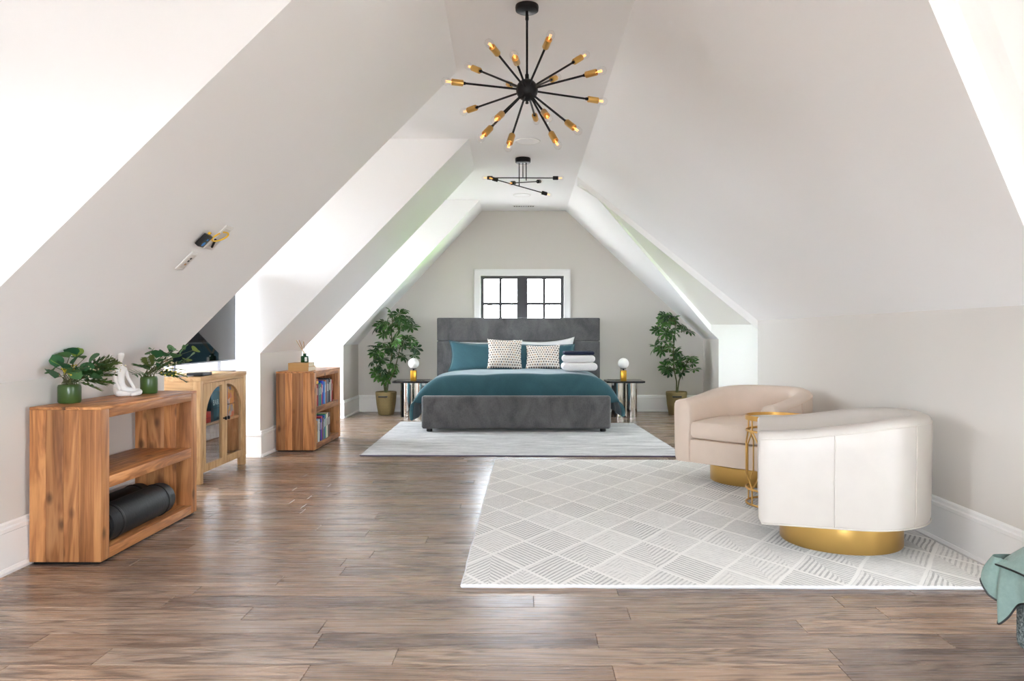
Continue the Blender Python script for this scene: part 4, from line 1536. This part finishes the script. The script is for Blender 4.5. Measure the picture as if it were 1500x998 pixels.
def umbrella_plant(x, y, label, stems, spots, seed, limit=None):
    t = thing('potted_plant', label, 'plant', (x, y, 0), 0, 'umbrella plants in woven pots')
    bm = bmesh.new()
    lathe(bm, [(0, 0.001), (0.098, 0.001), (0.105, 0.008), (0.128, 0.14), (0.140, 0.27), (0.143, 0.305), (0.138, 0.313), (0.131, 0.305), (0.128, 0.27), (0, 0.27)], 44)
    pot = finish(bm, 'pot', 'woven_basket', t, True, 40)
    bm = bmesh.new()
    box(bm, -0.062, 0.062, -0.150, -0.118, 0.240, 0.262, 0.006)
    h_ = finish(bm, 'handle_slot', 'black_plastic', pot, True)
    h_.rotation_euler = (0, 0, math.radians(-8))
    bm = bmesh.new()
    lathe(bm, [(0.126, 0.272), (0.08, 0.279), (0, 0.283)], 28)
    finish(bm, 'soil', 'soil', t, True)
    rr = random.Random(seed)
    ends = []
    for s in stems:
        bm = bmesh.new()
        pts = [Vector(p) for p in s]
        tube(bm, pts, 0.008, 7, True, [0.011 - 0.006 * k / (len(pts) - 1) for k in range(len(pts))])
        finish(bm, 'stem', 'plant_stem', t, True)
        for a_, b_ in zip(pts[:-1], pts[1:]):
            for k in range(4):
                ends.append(a_.lerp(b_, k / 4))
    tw = bmesh.new()
    spots = [q for k, q in enumerate(spots) for q in ((q,) if k % 2 == 0 else (q, (q[0] + rr.uniform(-.04, .04), q[1] + rr.uniform(-.05, .03))))]
    for (dx, dz) in spots:
        p = Vector((dx, rr.uniform(-0.16, 0.10), dz))
        if x > 0:
            p.z = min(p.z, zR3(x + dx) - 0.17)
        else:
            p.z = min(p.z, 0.95 + 1.07 * (x + dx + 2.362) - 0.17)
        near = min(ends, key=lambda e: (e - p).length + 0.6 * max(0, e.z - p.z))
        out = (p - near)
        dirv = Vector((out.x + rr.uniform(-.06, .06), out.y - 0.06 + rr.uniform(-.05, .05), 0.05 * rr.uniform(-1, 1)))
        if dirv.length < 0.02:
            dirv = Vector((rr.uniform(-1, 1), -0.5, 0))
        o = bpy.data.objects.new('leaf', PALM)
        C.objects.link(o)
        o.parent = t
        d = dirv.normalized() + Vector((rr.uniform(-.6, .6), rr.uniform(-.5, .3), -0.15 + rr.uniform(-.8, .6)))
        orient(o, p, d, rr.uniform(-1.3, 1.3))
        s_ = rr.uniform(0.65, 1.0)
        o.scale = (s_, s_, s_)
        if out.length > 0.03:
            tube(tw, [near, near.lerp(p, .5) + Vector((0, 0, .012)), p], 0.003, 4)
    finish(tw, 'twig', 'plant_stem', t, True)['kind'] = 'stuff'
    return t
K1 = 10.15 / 1090
def S1(px): return [((530 + u / 5.545 - 566) * K1, 0.0 + (606.5 - (440 + v / 5.545)) * K1) for u, v in px]
PL = [(345, 85), (260, 100), (300, 110), (190, 150), (240, 130), (330, 150), (380, 150), (150, 190), (220, 200), (270, 180), (310, 190), (360, 200), (400, 220), (160, 265), (210, 255), (250, 230), (330, 240), (290, 310), (190, 345), (240, 340), (340, 330), (390, 300), (430, 340), (150, 380), (200, 390), (250, 390), (300, 380), (350, 370), (400, 380), (440, 385), (95, 440), (130, 430), (180, 420), (230, 430), (280, 440), (330, 450), (420, 440), (100, 490), (135, 500), (170, 480), (205, 500), (240, 510), (140, 540), (190, 560), (270, 540), (105, 580), (130, 600), (160, 620), (200, 600), (240, 610)]
umbrella_plant(-1.90, 10.13, 'leafy umbrella plant in woven pot on the bookcase side of the bed',
    [[(0, 0, .28), (.0, -.01, .42), (.05, -.02, .62), (.09, -.03, .85), (.08, -.04, 1.1), (.10, -.05, 1.32)], [(.01, 0, .28), (.03, -.02, .42), (.12, -.05, .58), (.17, -.05, .78), (.22, -.06, 1.0)], [(-.01, 0, .28), (-.03, -.02, .45), (-.10, -.03, .60), (-.14, -.04, .74)]],
    S1(PL), 41)
def S2(px): return [((760 + u / 3.327 - 990.5) * K1, (607 - (380 + v / 3.327)) * K1) for u, v in px]
PR = [(750, 250), (700, 275), (730, 290), (770, 270), (795, 295), (690, 310), (740, 320), (790, 330), (815, 350), (680, 340), (770, 360), (740, 370), (670, 390), (662, 430), (690, 400), (700, 430), (730, 400), (720, 360), (740, 430), (770, 440), (690, 440), (760, 460), (800, 470), (830, 480), (730, 490), (770, 490), (840, 505), (720, 520), (760, 520), (800, 520), (840, 535), (710, 530), (740, 550), (780, 545), (810, 500), (760, 300), (750, 340), (710, 300), (745, 275), (790, 500), (750, 505)]
umbrella_plant(2.053, 10.13, 'leafy umbrella plant in woven pot on the armchair side of the bed',
    [[(0, 0, .28), (.0, -.01, .45), (-.04, -.02, .62), (-.05, -.03, .85), (-.03, -.04, 1.1), (-.02, -.05, 1.32)], [(.01, 0, .28), (.03, -.02, .46), (.09, -.05, .62), (.15, -.05, .74)]],
    S2(PR), 43)

# ---------------------------------------------------------------- armchairs
def armchair(loc, rz, lm, pm_, label):
    """front looks along local -y"""
    t = thing('armchair', label, 'armchair', loc, rz, 'barrel swivel armchairs')
    R_, T = 0.40, 0.125
    Zb = 0.145
    path = []
    ns = 10
    for i in range(ns):
        path.append((Vector((-R_, -0.40 + 0.42 * i / ns, 0)), Vector((-1, 0, 0))))
    for i in range(25):
        a_ = PI - PI * i / 24
        n_ = Vector((math.cos(a_), math.sin(a_), 0))
        path.append((Vector((0, 0.02, 0)) + n_ * R_, n_))
    for i in range(ns):
        path.append((Vector((R_, 0.02 - 0.42 * (i + 1) / ns, 0)), Vector((1, 0, 0))))
    def H(yy):
        u = min(1, max(0, (yy + 0.40) / 0.78))
        u = u * u * (3 - 2 * u)
        return 0.600 + 0.080 * u
    prof = [(-0.02, 0), (-0.004, 0.004), (0.004, 0.03), (0.012, 'a'), (0.010, 'b'), (0.0, 'c'), (-0.03, 'd'), (-0.08, 'e'), (-0.105, 'f'), (-T, 'g'), (-T - 0.012, 'h'), (-T, 0.16), (-T, 0)]
    bm = bmesh.new()
    rows = []
    for (p, n_) in path:
        h_ = H(p.y)
        zz = {'a': h_ - 0.10, 'b': h_ - 0.035, 'c': h_ - 0.014, 'd': h_ - 0.001, 'e': h_ - 0.002, 'f': h_ - 0.014, 'g': h_ - 0.045, 'h': h_ - 0.14}
        rows.append([bm.verts.new(p + n_ * d + Vector((0, 0, Zb + z if not isinstance(z, str) else zz[z]))) for d, z in prof])
    n_p = len(prof)
    for a_, b_ in zip(rows[:-1], rows[1:]):
        for k in range(n_p):
            bm.faces.new((a_[k], a_[(k + 1) % n_p], b_[(k + 1) % n_p], b_[k]))
    # rounded arm fronts
    for rw_, s in ((rows[0], -1), (rows[-1], 1)):
        cen = sum((v.co for v in rw_), Vector()) / n_p
        in_ = [bm.verts.new(v.co.lerp(cen, 0.10) + Vector((0, -0.014, 0))) for v in rw_]
        for k in range(n_p):
            bm.faces.new((rw_[k], rw_[(k + 1) % n_p], in_[(k + 1) % n_p], in_[k]))
        bm.faces.new(in_)
    finish(bm, 'shell', lm, t, True, 55)
    # piping along the upper outer edge and seams down the outside
    bm = bmesh.new()
    tube(bm, [p + n_ * 0.009 + Vector((0, 0, H(p.y) - 0.035)) for p, n_ in path], 0.0035, 6)
    finish(bm, 'piping', pm_, t, True)
    bm = bmesh.new()
    tube(bm, [p + n_ * 0.003 + Vector((0, 0, Zb + 0.004)) for p, n_ in path], 0.0035, 6)
    finish(bm, 'piping', pm_, t, True)
    for idx in (8, 16, 28, 36):
        p, n_ = path[idx]
        bm = bmesh.new()
        h_ = H(p.y)
        tube(bm, [p + n_ * 0.003 + Vector((0, 0, Zb + 0.01)), p + n_ * 0.008 + Vector((0, 0, Zb + 0.06)), p + n_ * 0.0135 + Vector((0, 0, h_ - 0.10)), p + n_ * 0.011 + Vector((0, 0, h_ - 0.036))], 0.003, 6)
        finish(bm, 'seam', pm_, t, True)
    # seat platform and cushion (rounded at the back)
    def dshape(r, yf, n=18):
        pts = [(-r, yf), (r, yf)]
        pts += [(r * math.cos(PI * i / n), 0.02 + r * math.sin(PI * i / n)) for i in range(n + 1)]
        return pts
    bm = bmesh.new()
    prism(bm, dshape(R_ - T - 0.001, -0.405), Zb, 0.315, 'z', 0.012)
    finish(bm, 'seat_platform', lm, t, True, 40)
    bm = bmesh.new()
    prism(bm, dshape(R_ - T - 0.012, -0.415), 0.318, 0.452, 'z', 0.035)
    finish(bm, 'seat_cushion', lm, t, True, 40)
    bm = bmesh.new()
    lathe(bm, [(0, 0.0), (0.30, 0.0), (0.302, 0.003), (0.302, 0.120), (0.298, 0.124), (0.06, 0.124), (0.06, Zb), (0, Zb)], 64)
    finish(bm, 'swivel_base', 'brushed_gold', t, True, 40)
    return t
RT = 0.0165
armchair((1.66, 3.93, RT), math.radians(-107), 'leather_white', 'piping_white', 'white leather barrel armchair turned sideways, its back to the wall')
armchair((1.68, 5.52, RT), math.radians(-45), 'leather_blush', 'piping_blush', 'pale blush barrel armchair with its seat showing, beside gold table')

# drink table
dt = thing('drink_table', 'round gold wire drink table between the two armchairs', 'side table', (1.59, 4.72, RT))
GR = 0.19
bm = bmesh.new()
lathe(bm, [(0, 0.545), (GR - 0.004, 0.545), (GR - 0.004, 0.549), (0, 0.549)], 48)
finish(bm, 'tray', 'opal_glass', dt, True)
bm = bmesh.new()
lathe(bm, [(GR - 0.006, 0.538), (GR, 0.538), (GR, 0.568), (GR - 0.006, 0.568), (GR - 0.006, 0.538)], 56)
finish(bm, 'tray_rim', 'brass', dt, True)
for zz_ in (0.470, 0.105, 0.010):
    bm = bmesh.new()
    ring(bm, 0, 0, zz_, GR - 0.006, 0.006, 48, 8, 0.007)
    finish(bm, 'ring', 'brass', dt, True)
def cyl(a_, z): return Vector(((GR - 0.006) * math.cos(a_), (GR - 0.006) * math.sin(a_), z))
nb = 6
for k in range(nb):
    a_ = 2 * PI * k / nb + 0.35
    q = 2 * PI / nb
    for lst in ([(a_, .545), (a_, .010)] if False else [(a_, .540), (a_, .470)], [(a_, .105), (a_, .010)],
                [(a_, .470), (a_ + q * .30, .385), (a_ + q * .30, .19), (a_, .105)], [(a_, .470), (a_ - q * .30, .385), (a_ - q * .30, .19), (a_, .105)]):
        bm = bmesh.new()
        tube(bm, [cyl(x_, z_) for x_, z_ in lst], 0.0052, 6)
        finish(bm, 'bar', 'brass', dt, True)

# ---------------------------------------------------------------- covered ottoman in the corner
ot = thing('ottoman', 'blue grey tweed ottoman partly under a sage sheet', 'ottoman', (1.90, 2.05, 0))
obox('body', 'tweed', -0.268, 0.26, -0.55, 0.45, 0.05, 0.375, 0.035, ot, 4)
for fx in (-0.20, 0.20):
    for fy in (-0.48, 0.38):
        bm = bmesh.new()
        lathe(bm, [(0, 0.001), (0.02, 0.001), (0.026, 0.055), (0, 0.055)], 16, (fx, fy, 0))
        finish(bm, 'foot', 'black_metal', ot, True)
def sheet():
    """linen sheet rumpled over the ottoman: top layer with straight hem, ruffle hanging off the corner"""
    bm = bmesh.new()
    NU, NV = 24, 40
    y0, y1 = 1.55, 2.53
    prof = [(1.588, 0.328), (1.592, 0.340), (1.606, 0.362), (1.63, 0.386), (1.66, 0.404), (1.71, 0.432), (1.78, 0.446), (1.88, 0.445), (2.0, 0.43), (2.1, 0.40), (2.15, 0.37), (2.165, 0.31)]
    rows = []
    for j in range(NV + 1):
        y_ = y0 + (y1 - y0) * j / NV
        e = max(0.0, (j / NV - 0.86) / 0.14)
        row = []
        for i, (x_, z_) in enumerate(prof):
            wv = 0.004 * math.sin(13 * y_ + 5 * x_) + 0.003 * math.sin(29 * y_ + i)
            row.append((x_ + 0.003 * math.sin(17 * y_), y_, z_ + wv * (0 if i < 2 else 1) - 0.05 * e * e * (1 if i > 1 else 0.15)))
        rows.append(row)
    vv = [[bm.verts.new(p) for p in r] for r in rows]
    for a_, b_ in zip(vv[:-1], vv[1:]):
        for k in range(len(prof) - 1):
            bm.faces.new((a_[k], a_[k + 1], b_[k + 1], b_[k]))
    o = finish(bm, 'linen_sheet', 'sage_linen', None, True, 0)
    o.modifiers.new('sub', 'SUBSURF').render_levels = 1
    b2 = bmesh.new()
    tube(b2, [(r[0][0] - 0.001, r[0][1], r[0][2]) for r in rows], 0.0032, 6)
    finish(b2, 'hem_piping', 'rubber_black', o, True)
    # ruffle: top edge tucked under the hem, lower edge flaring
    top = [(1.627, 2.36), (1.620, 2.42), (1.606, 2.455), (1.598, 2.48), (1.596, 2.50), (1.586, 2.52), (1.60, 2.545), (1.64, 2.55), (1.70, 2.545)]
    low = [(1.622, 2.37, .235), (1.612, 2.43, .215), (1.588, 2.45, .165), (1.566, 2.468, .138), (1.592, 2.488, .190), (1.560, 2.512, .222), (1.556, 2.545, .262), (1.62, 2.575, .24), (1.70, 2.56, .25)]
    def cat(P, n=6):
        P = [Vector(q) for q in P]
        out = []
        for i in range(len(P) - 1):
            a_, b_, c_, d_ = P[max(i - 1, 0)], P[i], P[i + 1], P[min(i + 2, len(P) - 1)]
            for k in range(n):
                t = k / n
                out.append(0.5 * ((2 * b_) + (c_ - a_) * t + (2 * a_ - 5 * b_ + 4 * c_ - d_) * t * t + (3 * b_ - a_ - 3 * c_ + d_) * t ** 3))
        out.append(P[-1])
        return out
    T_ = cat([(x_, y_, 0.345) for x_, y_ in top])
    L_ = cat(low)
    bm = bmesh.new()
    rws = []
    for k in range(7):
        t = k / 6
        rws.append([bm.verts.new(a_.lerp(b_, t) + Vector((-0.012 * math.sin(PI * t), 0, 0))) for a_, b_ in zip(T_, L_)])
    for a_, b_ in zip(rws[:-1], rws[1:]):
        for k in range(len(a_) - 1):
            bm.faces.new((a_[k], a_[k + 1], b_[k + 1], b_[k]))
    rf = finish(bm, 'ruffle', 'sage_linen', o, True, 0)
    b2 = bmesh.new()
    tube(b2, L_, 0.0032, 6)
    finish(b2, 'hem_piping', 'rubber_black', rf, True)
    return o
tag(sheet(), 'sage green linen sheet with ruffled black-edged hem on the ottoman', 'sheet')

# ---------------------------------------------------------------- ceiling fixtures
CH = Vector((0.007, 3.93, 2.387))
ch = thing('chandelier', 'black and brass sputnik chandelier with eighteen bulbs hanging from ceiling', 'chandelier', (CH.x, CH.y, ZC))
def chp(z): return z - ZC
bm = bmesh.new()
lathe(bm, [(0, chp(ZC) - 0.001), (0.060, chp(ZC) - 0.001), (0.062, -0.010), (0.060, -0.028), (0.055, -0.031), (0, -0.031)], 36)
finish(bm, 'canopy', 'black_metal', ch, True)
bm = bmesh.new()
lathe(bm, [(0, -0.031), (0.008, -0.031), (0.009, -0.075), (0.006, -0.08), (0.006, -0.36), (0.010, -0.365), (0.010, -0.392), (0, -0.392)], 14)
finish(bm, 'rod', 'black_metal', ch, True)
bm = bmesh.new()
bmesh.ops.create_uvsphere(bm, u_segments=32, v_segments=20, radius=0.058)
lathe(bm, [(0, -0.075), (0.008, -0.072), (0.009, -0.066), (0.006, -0.062), (0.006, -0.055), (0, -0.055)], 14)
bmesh.ops.translate(bm, verts=bm.verts, vec=(0, 0, CH.z - ZC))
finish(bm, 'hub', 'black_metal', ch, True, 0)
ARMS = [(-0.416, -0.882, 0.223), (0.257, -0.919, 0.299), (-0.142, -0.988, 0.053), (0.741, 0.364, 0.564), (0.859, -0.508, 0.056), (0.404, 0.805, 0.434), (0.956, 0.29, -0.046), (0.581, -0.51, -0.634), (0.352, -0.497, -0.793), (0.235, -0.789, -0.567), (0.128, 0.987, -0.094), (-0.216, -0.52, -0.826), (-0.53, -0.471, -0.705), (-0.357, -0.734, -0.578), (-0.814, 0.573, -0.093), (-0.954, -0.3, 0.005), (-0.747, 0.478, 0.462), (-0.263, 0.889, 0.376)]
RA = 0.405
def bulb_mesh(r):
    bm = bmesh.new()
    lathe(bm, [(0.010, -0.004), (0.0115, 0.006), (r * .86, 0.022), (r, 0.036), (r * .92, 0.047), (r * .6, 0.056), (0, 0.060)], 18)
    return finish_mesh(bm, 'bulb', 'bulb_glass')
def filament_mesh():
    bm = bmesh.new()
    tube(bm, [(0, 0, 0.0), (0, 0, 0.012)], 0.0022, 6)
    for k in range(4):
        a_ = PI / 2 * k
        tube(bm, [(0.004 * math.cos(a_), 0.004 * math.sin(a_), 0.012), (0.006 * math.cos(a_ + .5), 0.006 * math.sin(a_ + .5), 0.036)], 0.0012, 5)
    return finish_mesh(bm, 'filament', 'amber_filament')
BULB, FIL = bulb_mesh(0.021), filament_mesh()
def link(name, me, parent, mtx):
    o = bpy.data.objects.new(name, me)
    C.objects.link(o)
    o.parent = parent
    o.matrix_local = mtx
    return o
bm = bmesh.new()
tube(bm, [(0, 0, 0.05), (0, 0, RA - 0.062)], 0.0055, 10)
lathe(bm, [(0.0055, RA - 0.075), (0.008, RA - 0.072), (0.008, RA - 0.06), (0.0055, RA - 0.058)], 12)
ARM = finish_mesh(bm, 'arm', 'black_metal')
bm = bmesh.new()
lathe(bm, [(0, -0.060), (0.015, -0.060), (0.0165, -0.057), (0.0165, -0.001), (0.0155, 0), (0.0125, 0), (0.0125, -0.012), (0, -0.012)], 24)
SOCK = finish_mesh(bm, 'socket', 'brass')
SOCK.set_sharp_from_angle(angle=math.radians(40))
for d in ARMS:
    d = Vector(d).normalized()
    arm = link('arm', ARM, ch, Matrix.Translation((0, 0, CH.z - ZC)) @ align(d))
    link('socket', SOCK, arm, Matrix.Translation((0, 0, RA)))
    link('bulb', BULB, arm, Matrix.Translation((0, 0, RA - 0.006)))
    link('filament', FIL, arm, Matrix.Translation((0, 0, RA - 0.006)))

# small three-bar fixture further back
F2c = Vector((-0.027, 7.35, ZC))
f2 = thing('ceiling_light', 'small black three-bar ceiling light with six sockets', 'ceiling light', tuple(F2c))
bm = bmesh.new()
lathe(bm, [(0, -0.001), (0.075, -0.001), (0.077, -0.012), (0.075, -0.044), (0.068, -0.048), (0, -0.048)], 32)
finish(bm, 'canopy', 'black_metal', f2, True)
kq = 7.35 / 1090 / 3.12
zA, zB, zCc = -0.188, -0.285, -0.262
for (u, zz_) in ((455, zA), (438, zB + 0.01), (470, zCc + 0.04)):
    bm = bmesh.new()
    tube(bm, [((u - 455) * kq, 0, -0.045), ((u - 455) * kq, 0, zz_)], 0.005, 8)
    finish(bm, 'stem', 'black_metal', f2, True)
bars = [((-0.31, 0.02, zA - 0.002), (0.305, -0.02, zA - 0.012)), ((-0.255, -0.10, zB + 0.05), (0.20, 0.12, zB - 0.035)), ((-0.085, -0.26, zCc - 0.035), (0.155, 0.26, zCc + 0.085))]
for p0, p1 in bars:
    bm = bmesh.new()
    tube(bm, [p0, p1], 0.0052, 8)
    bar = finish(bm, 'bar', 'black_metal', f2, True)
    d = (Vector(p1) - Vector(p0)).normalized()
    for p, dd in ((Vector(p1), d), (Vector(p0), -d)):
        bm = bmesh.new()
        lathe(bm, [(0, -0.012), (0.010, -0.012), (0.019, -0.008), (0.019, 0.042), (0.016, 0.044), (0.013, 0.03), (0, 0.03)], 18, tuple(p), align(dd))
        finish(bm, 'socket', 'black_metal', bar, True)
        link('bulb', BULB, bar, Matrix.Translation(p + dd * 0.042) @ align(dd))
        link('filament', FIL, bar, Matrix.Translation(p + dd * 0.042) @ align(dd))

def speaker(x, y, label):
    t = thing('ceiling_speaker', label, 'speaker', (x, y, ZC), 0, 'round ceiling speakers')
    bm = bmesh.new()
    lathe(bm, [(0.100, -0.001), (0.115, -0.001), (0.114, -0.006), (0.104, -0.008), (0.100, -0.006), (0.100, -0.001)], 48)
    finish(bm, 'rim', 'white_plastic', t, True)
    bm = bmesh.new()
    lathe(bm, [(0, -0.0065), (0.098, -0.0045), (0.098, -0.001), (0, -0.001)], 48)
    finish(bm, 'grille', 'ceiling_white', t, True)
speaker(0.02, 6.70, 'round white ceiling speaker between the chandelier and three-bar light')
speaker(-0.045, 9.29, 'round white ceiling speaker between three-bar light and air vent')
vt = thing('air_vent', 'white slotted air vent in the ceiling before the back wall', 'vent', (-0.025, 10.08, ZC))
obox('frame', 'white_plastic', -0.15, 0.15, -0.05, 0.05, -0.008, -0.001, 0.002, vt)
for k in range(9):
    xx = -0.125 + 0.25 * k / 8
    obox('slot', 'window_black' if k in (0, 1, 2, 6, 7, 8) else 'silver', xx - 0.010, xx + 0.010, -0.03, 0.03, -0.0085, -0.0078, 0.0, vt)

# wall plates and device on the left slope
def slope_frame(x, y):
    """matrix at a point of the first left slope: local x = up the slope, y = along room, z = into the room"""
    up_ = Vector((XL(y) - (-2.39), 0, ZC - 0.875)).normalized()
    n_ = Vector((up_.z, 0, -up_.x))
    fy = n_.cross(up_)
    k0 = 0.872 + 0.013 * (y - 2.8) / 2.12
    z = k0 + (ZC - k0) * (x + 2.39) / (XL(y) + 2.39)
    m_ = Matrix((up_, fy, n_)).transposed().to_4x4()
    return Matrix.Translation((x, y, z)) @ m_
def plate_obj(name, x, y, label, w_, l_):
    root = thing(name, label, 'wall plate')
    root.matrix_world = slope_frame(x, y)
    obox('cover', 'white_plastic', -l_ / 2, l_ / 2, -w_ / 2, w_ / 2, 0.0005, 0.009, 0.002, root)
    return root
p1 = plate_obj('outlet_plate', -1.780, 3.905, 'white outlet plate with sockets low on the sloped wall', 0.08, 0.125)
obox('insert', 'wall_greige', -0.048, 0.048, -0.026, 0.026, 0.009, 0.0105, 0.001, p1)
for k, (dx, m_) in enumerate(((-0.02, 'cover_tan'), (0.004, 'black_plastic'), (0.022, 'black_plastic'))):
    obox('jack', m_, dx - 0.006, dx + 0.006, -0.008, 0.008, 0.0105, 0.0125, 0.001, p1)
p2 = plate_obj('recessed_wall_box', -1.648, 3.99, 'white recessed cable box with yellow cable on the sloped wall', 0.10, 0.17)
obox('recess', 'wall_greige', -0.065, 0.065, -0.036, 0.036, 0.009, 0.0105, 0.001, p2)
bm = bmesh.new()
pts = []
for k in range(25):
    a_ = 2 * PI * k / 24 * 0.92 + 0.4
    pts.append((0.018 + 0.034 * math.cos(a_ + .7) , 0.05 + 0.062 * math.sin(a_), 0.018 + 0.012 * math.sin(a_ * 0.5)))
tube(bm, pts, 0.0042, 7)
finish(bm, 'cable', 'yellow_cable', p2, True)
bm = bmesh.new()
tube(bm, [(-0.01, 0.045, 0.016), (-0.035, 0.03, 0.018), (-0.06, 0.015, 0.02)], 0.006, 7)
finish(bm, 'plug', 'black_plastic', p2, True)
dvb = thing('cable_adapter', 'small black adapter with blue label hanging off the cable box', 'adapter')
dvb.matrix_world = slope_frame(-1.672, 3.845)
obox('case', 'black_plastic', -0.038, 0.038, -0.032, 0.032, 0.001, 0.026, 0.003, dvb)
bm = bmesh.new()
lathe(bm, [(0, 0.0262), (0.014, 0.0262), (0.014, 0.0266), (0, 0.0266)], 24, (-0.016, 0.0, 0))
box(bm, 0.008, 0.019, -0.006, 0.006, 0.0262, 0.0266)
finish(bm, 'label_print', 'blue_label', dvb)
obox('cable_end', 'yellow_cable', 0.042, 0.056, 0.006, 0.020, 0.008, 0.02, 0.002, dvb)

# ---------------------------------------------------------------- garden trees seen through and lighting the windows
def tree(x, y, H, r, label, seed, n=900):
    t = thing('tree', label, 'tree', (x, y, -3.6), 0, 'garden trees')
    rr = random.Random(seed)
    bm = bmesh.new()
    tube(bm, [(0, 0, 0), (0.08, 0.05, H * .3), (0, 0.1, H * .6), (0.1, 0, H * .9)], 0.2, 9, True, [0.22, 0.17, 0.11, 0.03])
    for k in range(9):
        a_ = rr.uniform(0, 6.28)
        z = H * rr.uniform(.35, .8)
        tube(bm, [(0, 0.05, z), (r * .4 * math.cos(a_), r * .4 * math.sin(a_), z + H * .06), (r * .8 * math.cos(a_), r * .8 * math.sin(a_), z + H * .1)], 0.04, 6, True, [0.06, 0.04, 0.015])
    finish(bm, 'trunk', 'bark', t, True)
    bm = bmesh.new()
    for k in range(n):
        a_, b_ = rr.uniform(0, 6.28), rr.uniform(-1, 1)
        q = (rr.random() ** 0.4)
        lump = 0.75 + 0.25 * math.sin(3 * a_ + seed) * math.cos(4 * b_)
        p = Vector((math.cos(a_) * math.sqrt(1 - b_ * b_) * r * q * lump, math.sin(a_) * math.sqrt(1 - b_ * b_) * r * q * lump, H * 0.68 + b_ * H * 0.34 * q * lump))
        u = Vector((rr.uniform(-1, 1), rr.uniform(-1, 1), rr.uniform(-1, 1))).normalized()
        v_ = u.orthogonal().normalized()
        s = rr.uniform(.10, .2)
        bm.faces.new([bm.verts.new(p + u * s), bm.verts.new(p + v_ * s * .5), bm.verts.new(p - u * s), bm.verts.new(p - v_ * s * .5)])
    o = finish(bm, 'foliage', 'leaf_tree', t, normals=False)
    o['kind'] = 'stuff'
tree(-2.35, 19.0, 6.2, 2.0, 'bright green garden tree seen through the back window panes', 2, 1500)
tree(8.8, 9.6, 7.2, 2.4, 'green garden tree outside the far dormer window', 4, 2600)
tree(9.3, 3.2, 7.0, 2.2, 'green garden tree outside the near dormer window', 6, 1800)
